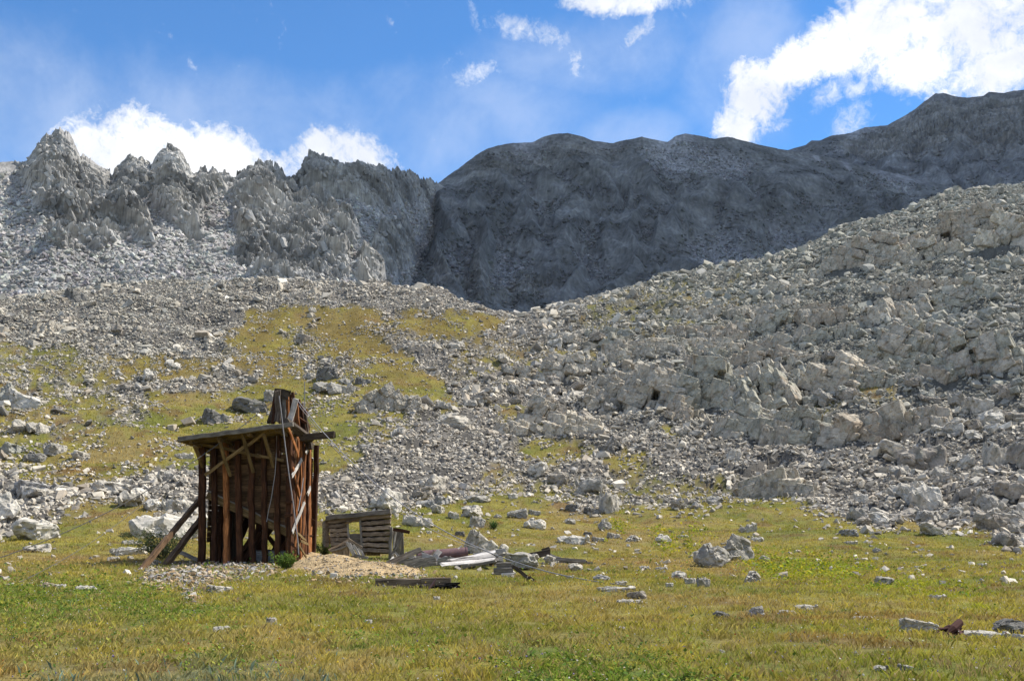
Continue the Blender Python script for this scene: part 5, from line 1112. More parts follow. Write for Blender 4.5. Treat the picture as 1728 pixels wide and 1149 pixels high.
# fallen gable box in front of the cabin
bx = at(590, 946); BX = np.array(bx); box = empty('fallen_gable', BX); tag(box, 'small fallen plank gable tipped over between the ochre mound and the log wall', 'gable')
def PB(px, py, dy=0.0):
    d = np.array([float(v) for v in pix_dir(px, py)]); o = np.array((0, 0, EYE)); k = (BX[1] + dy) / d[1]; return o + d * k
m = MB()
for i in range(9):
    s = i / 8; m.beam(PB(561 + 26 * s, 926 - 8 * s - (1 - abs(s - 1)) * 1), PB(568 + 18 * s, 938 + 7 * s), 0.15, 0.04, fc, 0.95)
m.build('gable_boarding', M_cab, box)
MB().beam(PB(555, 928, -0.1), PB(590, 910, -0.1), 0.10, 0.12, fc, 1.0).build('gable_rafter', M_cab, box)
MB().beam(PB(588, 909, -0.1), PB(611, 924, -0.1), 0.10, 0.12, fc, 0.9).build('gable_rafter', M_cab, box)
MB().beam(PB(558, 930, -0.15), PB(590, 919, -0.15), 0.07, 0.1, fc, 1.3).build('gable_sill', M_grey, box)
for (x0, y0, x1, y1) in [(585, 914, 597, 937), (590, 916, 599, 935), (596, 919, 607, 937), (604, 925, 614, 938)]:
    MB().beam(PB(x0, y0, -0.2), PB(x1, y1, -0.3), 0.10, 0.04, fc, 1.0).build('gable_slat', M_pale, box)
MB().beam(PB(598, 936, -0.3), PB(621, 941, -0.4), 0.12, 0.08, fc, 0.9).build('gable_sill', M_grey, box)
MB().beam(PB(586, 945, -0.1), PB(598, 937, -0.2), 0.10, 0.08, fc, 0.9).build('gable_sill', M_cab, box)

# ------------------------------------------------------------------ the debris heap to the right of the cabin: every timber a thing of its own
def timber(name, a, b, w, h, mat, label, cat, lift=(0.1, 0.1), side=None, tone=1.0, rag=0.03, rnd=False, group=None):
    """a loose timber from pixel a to pixel b, its ends lift metres above the ground below them"""
    p = [np.array(at(*a)), np.array(at(*b))]; p = [p[0], p[1]]
    q = [p[0] + E3 * lift[0], p[1] + E3 * lift[1]]
    o = MB().beam(q[0], q[1], w, h, side, tone, 0.012, ragged=rag, round_=rnd).build(name, mat, None, (q[0] + q[1]) / 2); tag(o, label, cat, group); return o
def raised(name, a, b, foot, w, h, mat, label, cat, side=None, tone=1.0, rag=0.03, dd=(0, 0), group=None):
    """a timber propped up in the heap, in the upright plane through the ground point foot"""
    f = np.array(at(*foot)); o3 = np.array((0, 0, EYE)); q = []
    for (px, py), d_ in ((a, dd[0]), (b, dd[1])):
        d = np.array([float(v) for v in pix_dir(px, py)]); q.append(o3 + d * ((f[1] + d_) / d[1]))
    o = MB().beam(q[0], q[1], w, h, side, tone, 0.010, ragged=rag).build(name, mat, None, (q[0] + q[1]) / 2); tag(o, label, cat, group); return o
# rusty boiler tube
bl = np.array(at(745, 948)); o3 = np.array((0, 0, EYE))
def PD(px, py, foot, dy=0.0):
    f = np.array(at(*foot)); d = np.array([float(v) for v in pix_dir(px, py)]); return o3 + d * ((f[1] + dy) / d[1])
m_, t_, b_ = mat_new('rusted_plum_steel'); c_ = t_.nodes.new('ShaderNodeTexCoord'); f_ = ntex(t_, c_.outputs['Object'], 3.0, 6, 0.65)
t_.links.new(ramp(t_, f_, [(0.3, (0.10, 0.055, 0.055)), (0.55, (0.17, 0.105, 0.11)), (0.75, (0.24, 0.14, 0.11))]), b_.inputs['Base Color']); b_.inputs['Roughness'].default_value = 0.75; b_.inputs['Metallic'].default_value = 0.15; M_rust = m_
def tube(name, pts, rad, mat, label=None, cat=None, seg=24, parent=None, cap=True, origin=None):
    pts = [np.array(p, float) for p in pts]; V, F = [], []; org = (pts[0] + pts[-1]) / 2 if origin is None else origin
    rads = rad if isinstance(rad, (list, tuple, np.ndarray)) else [rad] * len(pts)
    for i, p in enumerate(pts):
        d = pts[min(i + 1, len(pts) - 1)] - pts[max(i - 1, 0)]; d /= np.linalg.norm(d) + 1e-9
        s = np.cross(d, (0, 0, 1.0)); s = s / np.linalg.norm(s) if np.linalg.norm(s) > 1e-3 else np.array((1.0, 0, 0)); u = np.cross(s, d)
        for k in range(seg): a = 2 * math.pi * k / seg; V.append(p + (s * math.cos(a) + u * math.sin(a)) * rads[i] - org)
    for i in range(len(pts) - 1):
        for k in range(seg): a0 = i * seg + k; a1 = i * seg + (k + 1) % seg; F += [(a0, a0 + seg, a1 + seg), (a0, a1 + seg, a1)]
    if cap:
        for i0, fl in ((0, 0), ((len(pts) - 1) * seg, 1)):
            for k in range(1, seg - 1): t3 = (i0, i0 + k, i0 + k + 1); F.append(t3[::-1] if fl else t3)
    o = link(name, make_mesh(name, np.array(V), np.array(F), mat), parent); o.location = org if parent is None else (org - np.array(parent.location)); tag(o, label, cat); return o
c0 = PD(703, 939, (745, 948)); c1 = PD(789, 933, (745, 948), 0.3); c0[2] -= 0.02
boiler = empty('boiler', (c0 + c1) / 2); tag(boiler, 'rusty plum coloured boiler tube lying behind the grey boards', 'boiler')
dv = (c1 - c0); rb = 0.27
tube('boiler_shell', [c0, c0 + dv * 0.3, c0 + dv * 0.6, c1], rb, M_rust, parent=boiler, seg=36)
for s in (0.02, 0.33, 0.965): tube('boiler_ring', [c0 + dv * s, c0 + dv * (s + 0.018)], rb + 0.022, M_rust, parent=boiler, seg=36)
tube('boiler_foot', [c0 + dv * 0.5 - E3 * 0.2, c0 + dv * 0.5 - E3 * 0.5], 0.05, M_rust, parent=boiler, seg=10); tube('boiler_foot', [c0 + dv * 0.85 - E3 * 0.2, c0 + dv * 0.85 - E3 * 0.5], 0.05, M_rust, parent=boiler, seg=10)
F_ = (740, 956)
D = [
 ((654, 951), (710, 927), M_grey, 0.20, 0.07, 'long grey board rising from the mound edge to the end of the boiler', 1.0),
 ((653, 952), (711, 941), M_grey, 0.14, 0.08, 'grey board nearly flat, under the rising board by the cabin door panel', 0.85),
 ((655, 950), (665, 940), M_pale, 0.13, 0.05, 'short white board stub at the foot of the cabin corner post', 1.0),
 ((664, 934), (672, 946), M_pale, 0.10, 0.04, 'first of two parallel white slats slanting below the door panel', 1.0),
 ((667, 932), (677, 945), M_pale, 0.10, 0.04, 'second of two parallel white slats slanting below the door panel, the longer', 1.0),
 ((681, 946), (685, 954), M_pale, 0.07, 0.04, 'tiny white slat poking from the boards near the mound end', 1.0),
 ((686, 955), (712, 942), M_grey, 0.24, 0.06, 'wide grey board lying aslant below the boiler', 0.9),
 ((694, 955), (728, 944), M_grey, 0.10, 0.06, 'narrow grey board aslant beside the wide one below the boiler', 1.1),
 ((706, 927), (733, 943), M_grey, 0.09, 0.07, 'grey strip sloping down across the boiler end', 1.3),
 ((733, 944), (742, 929), M_pale, 0.22, 0.05, 'white upright board leaning on the middle of the boiler', 1.05),
 ((728, 938), (734, 930), M_dark, 0.12, 0.05, 'dark short board beside the white upright board on the boiler', 1.0),
 ((726, 942), (780, 962), M_grey, 0.18, 0.16, 'long pale grey beam sagging along the front of the debris', 1.3),
 ((776, 962), (801, 960), M_grey, 0.20, 0.16, 'grey beam end carrying on from the sagging beam', 1.1),
 ((784, 964), (834, 949), M_grey, 0.20, 0.22, 'thick grey log under the fallen roof boards', 0.8),
 ((760, 955), (800, 957), M_pale, 0.08, 0.06, 'white strip under the near edge of the fallen roof boards', 1.0),
]
for i, (a, b, mt_, w, h, lab, tn) in enumerate(D):
    big = mt_ is M_grey and w > 0.17
    raised('beam' if 'beam' in lab or 'log' in lab else 'board', a, b, (a[0], 958 - 3 * (i % 3)), w, h, mt_, lab, 'beam' if 'beam' in lab or 'log' in lab else 'board', None, tn, 0.04, (0, 0.12 * (i % 4)))
EXTRA = [
 ((699, 949), (760, 941), M_grey, 0.13, 0.05, 'thin grey board lying along the foot of the boiler', 1.0), ((716, 952), (742, 945), M_dark, 0.12, 0.06, 'dark board end under the aslant boards', 1.2),
 ((735, 950), (800, 944), M_pale, 0.14, 0.05, 'bleached board in front of the far half of the boiler', 0.95), ((748, 946), (806, 940), M_grey, 0.12, 0.05, 'grey board along the far half of the boiler', 1.1),
 ((690, 949), (700, 940), M_grey, 0.10, 0.05, 'short grey stub propped by the near half of the boiler', 1.0), ((800, 936), (852, 928), M_pale, 0.15, 0.05, 'bleached board behind the upper edge of the fallen roof panel', 1.0),
 ((812, 941), (858, 935), M_grey, 0.13, 0.06, 'grey board on the upper edge of the fallen roof panel', 1.0), ((772, 926), (779, 921), M_pale, 0.06, 0.05, 'small white splinter behind the boiler', 1.0),
 ((722, 958), (752, 956), M_grey, 0.09, 0.05, 'slim grey board in the grass under the sagging beam', 0.8)]
for i, (a, b, mt_, w, h, lab, tn) in enumerate(EXTRA): raised('board', a, b, (a[0], 955 - 2 * (i % 4)), w, h, mt_, lab, 'board', None, tn, 0.06, (0, 0.1 * (i % 3)))
hp_ = np.random.default_rng(33)
for i in range(22):
    px = hp_.uniform(668, 850); py = hp_.uniform(940, 957); ln = hp_.uniform(18, 52); sl_ = hp_.normal() * 5 + (-3 if px > 760 else 4 * (-1) ** i)
    raised('board', (px - ln / 2, py + sl_ / 2), (px + ln / 2, py - sl_ / 2), (px, 959 - 4 * (i % 4)), hp_.uniform(0.09, 0.19), 0.05, (M_grey, M_pale, M_grey, M_dark)[i % 4], 'weathered board jumbled in the debris heap around the boiler and the fallen roof panel', 'board', None, hp_.uniform(0.75, 1.2), 0.08, (0, hp_.uniform(-.3, .5)), 'boards jumbled in the debris heap')
# fallen roof panel of boards
rp = np.array(at(800, 960)); panel = empty('fallen_roof_panel', rp); tag(panel, 'fallen roof panel of silver grey boards tipped towards the viewer beside a big block', 'roof panel')
for i in range(6):
    s = i / 5; x0, y0 = 748 + 3 * i, 951 - 1.2 * i; x1, y1 = 838 - 2 * i, 943.5 - 2.2 * i
    MB().beam(PD(x0 + (0, 9, -4, 12, 3, -6)[i], y0 + (1, -1, 1.5, -1.5, 0, 1)[i], (800, 960), 0.15 + 0.34 * i), PD(x1, y1 + (0, 2, -2.2, 1, -2.5, 1.5)[i], (800, 960), 0.15 + 0.34 * i), 0.26, 0.04, (0.05 * (i % 3 - 1), -0.45, 0.9), (1.1, 0.8, 1.0, 0.65, 1.15, 0.85)[i], 0.012, ragged=0.16).build('roof_board', (M_pale, M_grey)[i % 2], panel)
for s in (0.1, 0.5, 0.95): MB().beam(PD(768 + 64 * s, 957 - 7 * s, (800, 960), 0.1), PD(772 + 58 * s, 946 - 9 * s, (800, 960), 1.8), 0.12, 0.12, (0, 0, 1), 0.7).build('roof_batten', M_dark, panel)
MB().beam(PD(780, 957, (800, 960), -0.1), PD(836, 946, (800, 960), -0.1), 0.10, 0.08, None, 0.8, ragged=0.03).build('edge_board', M_grey, panel)
# stone plinth block and the small crate like footing
boulder(881, 962, 60, 30, 'grey', 'big squared grey block at the end of the fallen roof panel', 'block_e', 8, 0, 0.7, 0.05, name='stone_block', cat='stone block')
boulder(849, 936, 24, 18, 'white', 'pale pointed rock just behind the big squared grey block', 'spire_c', 40, 0, 0.7)
ft = np.array(at(851, 972)); foot = empty('timber_footing', ft); tag(foot, 'low stacked timber footing in front of the big squared grey block', 'footing')
MB().beam(PD(838, 956, (851, 972)), PD(863, 955, (851, 972)), 0.24, 0.5, None, 0.75).build('upper_timber', M_grey, foot)
MB().beam(PD(833, 964, (851, 972), -0.05), PD(866, 963, (851, 972), -0.05), 0.22, 0.5, None, 0.9).build('lower_timber', M_grey, foot)
MB().beam(PD(846, 970, (851, 972), -0.15), PD(868, 969, (851, 972), -0.15), 0.10, 0.4, None, 1.0).build('sill_board', M_pale, foot)
raised('board', (864, 954), (891, 975), (890, 980), 0.10, 0.05, M_dark, 'dark thin board sloping from the timber footing down to the grass', 'board')
raised('board', (891, 975), (901, 982), (895, 982), 0.16, 0.08, M_dark, 'dark weathered board end lying on the grass by the sloping thin board', 'board')
raised('beam', (893, 938), (928, 931), (905, 950), 0.26, 0.25, M_dark, 'dark squared beam resting off the big squared grey block', 'beam', None, 1.1)
raised('board', (915, 928), (927, 924), (905, 950), 0.12, 0.1, M_dark, 'short dark board on top of the dark squared beam', 'board')
for i, (a, b, tn, lab) in enumerate([((938, 943), (988, 946), 1.2, 'topmost grey board of the scattered stack past the dark beam'), ((945, 946), (990, 948), 0.8, 'second grey board down in the scattered stack past the dark beam'), ((960, 949), (1000, 950), 1.0, 'lowest grey board of the scattered stack, reaching furthest'), ((928, 936), (945, 942), 1.3, 'pale short board at the near end of the scattered stack'), ((1003, 952), (1022, 953), 1.2, 'thin pale board lying apart past the scattered stack')]):
    raised('board', a, b, (960, 954), 0.12, 0.10, M_grey, lab, 'board', None, tn, 0.04, (0.4 * i, 0.4 * i))
lg = np.array(at(700, 992)); logo_ = empty('fallen_beam', lg); tag(logo_, 'long dark grey hewn beam lying on the grass in front of the ochre mound', 'beam')
MB().beam(PD(634, 983, (700, 991)), PD(712, 984, (700, 991)), 0.22, 0.24, None, 2.0, 0.012).build('beam_length', M_dark, logo_); MB().beam(PD(711, 983, (700, 991), -0.05), PD(761, 983, (700, 991), -0.05), 0.26, 0.26, None, 1.8, 0.012).build('beam_length', M_dark, logo_)
MB().beam(PD(742, 988, (700, 991), -0.2), PD(773, 989, (700, 991), -0.2), 0.09, 0.08, None, 1.2).build('iron_strap', M_dark, logo_)
# knotted iron scrap at its end
sc_ = np.array(at(752, 996)); r_ = np.random.default_rng(12); pts = [sc_ + (0.0, 0, 0.12) + r_.normal(size=3) * (0.20, 0.08, 0.06) for _ in range(16)]
tube('iron_scrap', pts, 0.024, M_dark, 'tangled dark iron scrap at the end of the long hewn beam', 'scrap iron', 8)
tube('iron_rod', [sc_ + (-0.45, -0.1, -0.02), sc_ + (-0.25, 0, 0.28)], 0.025, M_rust, 'thin dark iron rod stuck in the grass by the tangled scrap', 'iron rod', 8)
# rusty winch scrap far right
m_, t_, b_ = mat_new('dark_red_rust'); b_.inputs['Base Color'].default_value = (0.075, 0.034, 0.028, 1); b_.inputs['Roughness'].default_value = 0.9; M_scrap = m_
sr = np.array(at(1606, 1077)); pts = [sr + (0, 0, 0.10) + r_.normal(size=3) * (0.14, 0.08, 0.05) for _ in range(16)]
tube('rusty_scrap', pts, [0.03 + 0.04 * r_.random() for _ in pts], M_scrap, 'dark red rusty scrap lump between a pale boulder and a long white slab', 'scrap iron', 9)
# small dead stump
st = np.array(at(524, 1060)); tube('dead_stalk', [st, st + (0.0, 0, 0.12), st + (-0.02, 0, 0.2), st + (0.015, 0, 0.26)], [0.010, 0.009, 0.007, 0.004], M_dark, 'thin dead woody stalk standing in the near grass', 'stalk', 8)

# ------------------------------------------------------------------ cables
m_, t_, b_ = mat_new('old_wire_rope'); b_.inputs['Base Color'].default_value = (0.10, 0.095, 0.09, 1); b_.inputs['Roughness'].default_value = 0.7; M_wire = m_
m_, t_, b_ = mat_new('bleached_wire_rope'); b_.inputs['Base Color'].default_value = (0.30, 0.29, 0.30, 1); b_.inputs['Roughness'].default_value = 0.6; M_wire2 = m_
def cable(p0, p1, sag, label, mat, rad=0.018, n=40, name='cable'):
    p0 = np.array(p0); p1 = np.array(p1); q = np.linspace(0, 1, n)[:, None]; pts = p0 * (1 - q) + p1 * q; pts[:, 2] -= (4 * sag * q * (1 - q))[:, 0]
    return tube(name, list(pts), rad, mat, label, 'cable', 6)
headp = P(470, 668, 1.5)
g0 = at(-60, 962); cable(headp, (g0.x, g0.y, g0.z + 0.05), 0.9, 'sagging dark cable from the tower head down over the grass behind the big whitish block', M_wire, 0.017)
g1 = at(30, 985); cable(P(318, 775, 2.0), (g1.x, g1.y, g1.z + 0.03), 0.5, 'faint thin cable from the tower eave down to the grass below the darker cable', M_wire, 0.010)
g2 = at(1075, 990); cable(P(501, 674, 1.0), (g2.x, g2.y, g2.z + 0.02), 1.7, 'long sagging cable from the tower head over the debris to the far meadow', M_wire2, 0.017)
g3 = at(838, 934); cable(P(504, 684, 1.0), (g3.x, g3.y, g3.z + 0.1), 1.3, 'second cable from the tower head ending among the debris boards', M_wire2, 0.014)
pts = [P(x, y, -1.5) for x, y in ((471, 668), (474, 690), (478, 725), (483, 765), (489, 810), (495, 850), (499, 885), (503, 915), (504, 935))]; tube('cable', pts, 0.022, M_wire2, 'thick pale cable hanging down the front corner of the tower', 'cable', 8)
pts = [P(x, y, -0.30) for x, y in ((467, 735), (466, 770), (464, 800), (458, 840), (453, 862), (450, 880))]; tube('cable', pts, 0.016, M_wire2, 'slack pale cable hanging over the plank wall of the tower', 'cable', 8)
pts = [PS(x, y, -0.45) for x, y in ((512, 806), (508, 835), (503, 862))]; tube('cable', pts, 0.018, M_wire2, 'short pale cable end dangling on the sunlit side of the tower', 'cable', 8)
pr = np.array(P(514, 690, 3.5)); tube('iron_rod', [P(514.5, 700, 3.6), P(514, 644, 3.6)], 0.018, M_wire2, 'thin upright iron rod rising behind the tower head', 'iron rod', 8)
# ------------------------------------------------------------------ the ochre mound and the rubble spilled round the tower
mc = np.array(at(575, 962)); M_ochre = attr_mat('ochre_gravel', 1.0, [(2.5, 0.8, 1.15), (14.0, 0.7, 1.25)], 0.04, 0.7, fine=(22.0, 0.75, 1.2))
def mound(name, lumps, res, colf):
    xs = np.arange(min(l[0] - l[2] for l in lumps) - .2, max(l[0] + l[2] for l in lumps) + .2, res); ys = np.arange(min(l[1] - l[3] for l in lumps) - .2, max(l[1] + l[3] for l in lumps) + .2, res)
    x, y = np.meshgrid(xs, ys); h = np.full(x.shape, -0.25)
    for (cx, cy, rx, ry, hh) in lumps:
        d = ((x - cx) / rx) ** 2 + ((y - cy) / ry) ** 2; h = np.maximum(h, hh * np.clip(1 - d, -1, 1) ** 1 * (1 - 0.35 * np.clip(d, 0, 1)) - 0.02)
    h = h + fbm(x * 1.5, y * 1.5, 4, 301) * 0.06 + fbm(x * 7, y * 7, 2, 305) * 0.02
    z = ground_z(x, y) + h
    o = link(name, make_mesh(name, np.stack([x, y, z], -1).reshape(-1, 3), grid_faces(len(ys), len(xs)), M_ochre, colf(x, y, h).reshape(-1, 3), True)); return o
def wpt(px, py): p = at(px, py); return p.x, p.y
def oc(x, y, h):
    n = fbm(x, y, 3, 311)[..., None]; return np.array((0.39, 0.29, 0.16)) * (1 + 0.25 * n)
a, b, c = wpt(545, 960), wpt(612, 968), wpt(500, 950)
mo = mound('ochre_mound', [(a[0], a[1] + 1.6, 2.0, 2.6, 0.46), (b[0], b[1] + 1.2, 2.2, 2.1, 0.34), (c[0] + 0.2, c[1] + 1.0, 1.4, 2.0, 0.42), (b[0] + 0.7, b[1] + 0.6, 1.4, 1.2, 0.14)], 0.06, oc)
tag(mo, 'smooth ochre mound of mine waste between the tower foot and the fallen gable', 'waste mound')
def scat_px(n, x0, x1, y0, y1, prob, seed):
    r_ = np.random.default_rng(seed); px = r_.uniform(x0, x1, n); py = r_.uniform(y0, y1, n); k = r_.random(n) < prob(px, py); px, py = px[k], py[k]
    # foot points by marching all rays at once
    dx, dy, dz = pix_dir(px, py); h = np.hypot(dx, dy); rs = np.geomspace(8, 120, 420); f0 = None; rr = np.full(len(px), 120.0); done = np.zeros(len(px), bool)
    for q in rs:
        f = ground_z(dx / h * q, dy / h * q) - (EYE + dz / h * q); hit = (f > 0) & ~done; rr[hit] = q; done |= hit
    return dx / h * rr, dy / h * rr, r_
RUB = raster([_p(1, [(225, 968), (300, 955), (340, 950), (430, 948), (480, 950), (470, 964), (400, 972), (330, 985), (270, 985), (235, 978)]), _p(0.5, [(300, 980), (345, 978), (335, 1000), (325, 1022), (312, 1000)]), _p(0.9, [(500, 946), (600, 945), (700, 962), (720, 975), (620, 978), (520, 968)])], 2)
x, y, r_ = scat_px(16000, 200, 740, 940, 1026, lambda px, py: sample(RUB, px, py) * 0.9, 61)
zb_ = ground_z(x, y); 
def on_mound(x, y, z):
    for (cx, cy, rx, ry, hh) in [(a[0], a[1] + 1.6, 2.0, 2.6, 0.46), (b[0], b[1] + 1.2, 2.2, 2.1, 0.34), (c[0] + 0.2, c[1] + 1.0, 1.4, 2.0, 0.42), (b[0] + 0.7, b[1] + 0.6, 1.4, 1.2, 0.14)]:
        d = ((x - cx) / rx) ** 2 + ((y - cy) / ry) ** 2; z = np.maximum(z, ground_z(x, y) + hh * np.clip(1 - d, 0, 1) * (1 - 0.35 * np.clip(d, 0, 1)))
    return z
pal = np.array([(0.50, 0.37, 0.22), (0.46, 0.40, 0.32), (0.55, 0.44, 0.30), (0.40, 0.28, 0.15), (0.52, 0.49, 0.44), (0.36, 0.34, 0.32)])
sz = 0.05 + 0.16 * r_.random(len(x)) ** 3; px_, py_ = to_pix(x, y, zb_); onm = on_mound(x, y, zb_) > zb_ + 0.05; sz = np.where(onm, 0.03 + 0.05 * r_.random(len(x)), sz)
tag(scatter('gravel_spill', x, y, on_mound(x, y, zb_), sz, pal[r_.integers(len(pal), size=len(x))] * r_.uniform(0.55, 0.95, (len(x), 1)), 62, M_rock, 0.15), kind='stuff')
# small stones in loose patches on the meadow
PATCH = raster([_p(0.9, [(1330, 1050), (1450, 1060), (1440, 1080), (1320, 1072)]), _p(0.7, [(1270, 1058), (1330, 1064), (1320, 1074), (1260, 1068)]), _p(0.8, [(520, 990), (645, 980), (640, 996), (520, 1000)]), _p(0.35, [(1300, 1110), (1480, 1100), (1480, 1140), (1300, 1140)]), _p(0.5, [(1250, 850), (1300, 862), (1290, 880), (1240, 876)]), _p(0.8, [(1380, 862), (1480, 886), (1470, 902), (1380, 890)]), _p(0.3, [(1620, 920), (1728, 930), (1728, 950), (1640, 945)]), _p(0.7, [(100, 990), (170, 990), (170, 1000), (100, 1000)]), _p(0.012, [(-50, 900), (1780, 900), (1780, 1149), (-50, 1149)])], 1)
PATCH = np.maximum(PATCH, raster([_p(0.010, [(-50, 880), (1780, 880), (1780, 1149), (-50, 1149)])], 0))
x, y, r_ = scat_px(26000, 0, 1728, 845, 1146, lambda px, py: sample(PATCH, px, py) * 0.30, 71)
rd = np.hypot(x, y); sz = rd * (2.0 + 7.0 * r_.random(len(x)) ** 3) / FPX; k = ~((np.abs(x + 11.3) < 2.6) & (np.abs(y - 48) < 3)); x, y, sz = x[k], y[k], sz[k]
px_, py_ = to_pix(x, y, ground_z(x, y)); tag(scatter('loose_gravel', x, y, ground_z(x, y), sz, rock_cols(px_, py_, len(x), 72) * 1.1, 73, M_rock, 0.1), kind='stuff')

# ------------------------------------------------------------------ grass
m, t, b = mat_new('grass_blade'); at_ = t.nodes.new('ShaderNodeAttribute'); at_.attribute_name = 'Col'; t.links.new(at_.outputs['Color'], b.inputs['Base Color']); b.inputs['Roughness'].default_value = 0.75
b.inputs['Specular IOR Level'].default_value = 0.15
tr = t.nodes.new('ShaderNodeBsdfTranslucent'); t.links.new(at_.outputs['Color'], tr.inputs['Color']); mx = t.nodes.new('ShaderNodeMixShader'); mx.inputs[0].default_value = 0.35
t.links.new(b.outputs[0], mx.inputs[1]); t.links.new(tr.outputs[0], mx.inputs[2]); t.links.new(mx.outputs[0], [n for n in t.nodes if n.type == 'OUTPUT_MATERIAL'][0].inputs[0]); M_grass = m
def blades(name, x, y, h, w, col, seed, lean=0.5, seg=True):
    """one mesh of narrow bent blades"""
    r_ = np.random.default_rng(seed); n = len(x); z = ground_z(x, y); an = r_.uniform(0, 2 * np.pi, n); la = r_.uniform(0, 2 * np.pi, n); ln = lean * r_.random(n) * h
    wx_, wy_ = np.cos(an) * w / 2, np.sin(an) * w / 2; tx_, ty_ = np.cos(la) * ln, np.sin(la) * ln
    v0 = np.stack([x - wx_, y - wy_, z - 0.02], -1); v1 = np.stack([x + wx_, y + wy_, z - 0.02], -1)
    v2 = np.stack([x + wx_ * .8 + tx_ * .35, y + wy_ * .8 + ty_ * .35, z + h * .6], -1); v3 = np.stack([x + tx_, y + ty_, z + h], -1)
    V = np.stack([v0, v1, v2, v3], 1).reshape(-1, 3); i = np.arange(n)[:, None] * 4
    F = np.concatenate([i + np.array([[0, 1, 2]]), i + np.array([[0, 2, 3]])], 0)
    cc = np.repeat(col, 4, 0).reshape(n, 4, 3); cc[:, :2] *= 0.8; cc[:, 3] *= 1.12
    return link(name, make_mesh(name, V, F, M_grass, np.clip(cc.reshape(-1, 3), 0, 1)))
def grow(n, r0, r1, p, seed):
    """random places in the view wedge, thinning with distance like r ** -p"""
    r_ = np.random.default_rng(seed); e = 2 - p; u = r_.random(n); r = (r0 ** e + u * (r1 ** e - r0 ** e)) ** (1 / e); a_ = r_.uniform(R(-33), R(33), n)
    x, y = r * np.sin(a_), r * np.cos(a_)
    return x, y, r, r_
DEBRIS = raster([_p(1, [(648, 925), (720, 920), (790, 930), (900, 925), (940, 935), (1000, 940), (1000, 952), (900, 965), (870, 975), (760, 972), (690, 962), (650, 955)]), _p(1, [(630, 976), (770, 976), (775, 996), (630, 992)])], 1)
x, y, r, r_ = grow(860000, 9.5, 100, 1.15, 81)
g = gval(GRASSM, x, y); px_, py_ = to_pix(x, y, ground_z(x, y)); clump = fbm(x * 1.6, y * 1.6, 3, 401); rub = np.maximum(sample(RUB, px_, py_), 0.62 * sample(DEBRIS, px_, py_))
k = (r_.random(len(x)) < g) & (r_.random(len(x)) < np.clip(0.55 + clump * 0.9, 0.08, 1)) & (r_.random(len(x)) > rub * 1.4) & ~((x > CORNER[0] - 4.1) & (x < CORNER[0] + 0.6) & (y > CORNER[1] + 0.2) & (y < CORNER[1] + 3.4))
bare = fbm(x / 2.2, y / 2.2, 3, 411) > 0.62; k &= ~(bare & (r_.random(len(x)) < 0.85))
x, y, r, px_, py_, clump = [q[k] for q in (x, y, r, px_, py_, clump)]
col = grass_col(px_, py_, x, y) * np.array((2.05, 1.95, 1.7)); straw = (r_.random(len(x)) < 0.26)[:, None]; col = np.where(straw, np.array((0.50, 0.40, 0.15)) * r_.uniform(0.6, 1.1, (len(x), 1)), col * r_.uniform(0.6, 1.45, (len(x), 1)))
h = (0.03 + 0.06 * r_.random(len(x))) * (1 + 0.8 * np.clip(clump, -0.4, 1)) * (1 + 0.004 * r)
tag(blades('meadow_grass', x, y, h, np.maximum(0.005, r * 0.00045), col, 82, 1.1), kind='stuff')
x, y, r, r_ = grow(150000, 92, 215, 0.6, 83)
g = gval(GRASSM, x, y); k = (r_.random(len(x)) < g) & (r < np.interp(np.arctan2(x, y), AZ, CREST_R)); x, y, r = x[k], y[k], r[k]; px_, py_ = to_pix(x, y, ground_z(x, y))
tn = fbm(x / 1.2, y / 1.2, 2, 421); col = grass_col(px_, py_, x, y) * np.array((1.9, 1.75, 1.5)) * r_.uniform(0.65, 1.4, (len(x), 1))
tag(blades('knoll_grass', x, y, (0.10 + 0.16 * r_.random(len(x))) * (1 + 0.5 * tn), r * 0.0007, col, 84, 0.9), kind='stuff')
# tussocks: taller tufts of straw and green standing out of the turf
tx_, ty_, tr_, r_ = grow(2600, 9.6, 60, 1.1, 85); g = gval(GRASSM, tx_, ty_); k = (g > 0.9) & (r_.random(len(tx_)) < np.clip(0.45 + fbm(tx_ / 3, ty_ / 3, 3, 441) * 1.4, 0, 1)); tx_, ty_, tr_ = tx_[k], ty_[k], tr_[k]
nb2 = 26; x = np.repeat(tx_, nb2) + r_.normal(size=len(tx_) * nb2) * 0.07; y = np.repeat(ty_, nb2) + r_.normal(size=len(tx_) * nb2) * 0.07; r = np.repeat(tr_, nb2)
px_, py_ = to_pix(x, y, ground_z(x, y)); k = (sample(RUB, px_, py_) < 0.2) & (sample(DEBRIS, px_, py_) < 0.2); x, y, r, px_, py_ = [q[k] for q in (x, y, r, px_, py_)]
mixc = np.repeat(r_.random(len(tx_)), nb2)[k][:, None]; col = np.where(mixc < 0.5, np.array((0.46, 0.36, 0.15)), np.where(mixc < 0.8, np.array((0.24, 0.27, 0.06)), np.array((0.36, 0.27, 0.12)))) * r_.uniform(0.6, 1.3, (len(x), 1))
tag(blades('tussock_grass', x, y, 0.05 + 0.06 * r_.random(len(x)), np.maximum(0.005, r * 0.0004), col, 86, 0.8), kind='stuff')
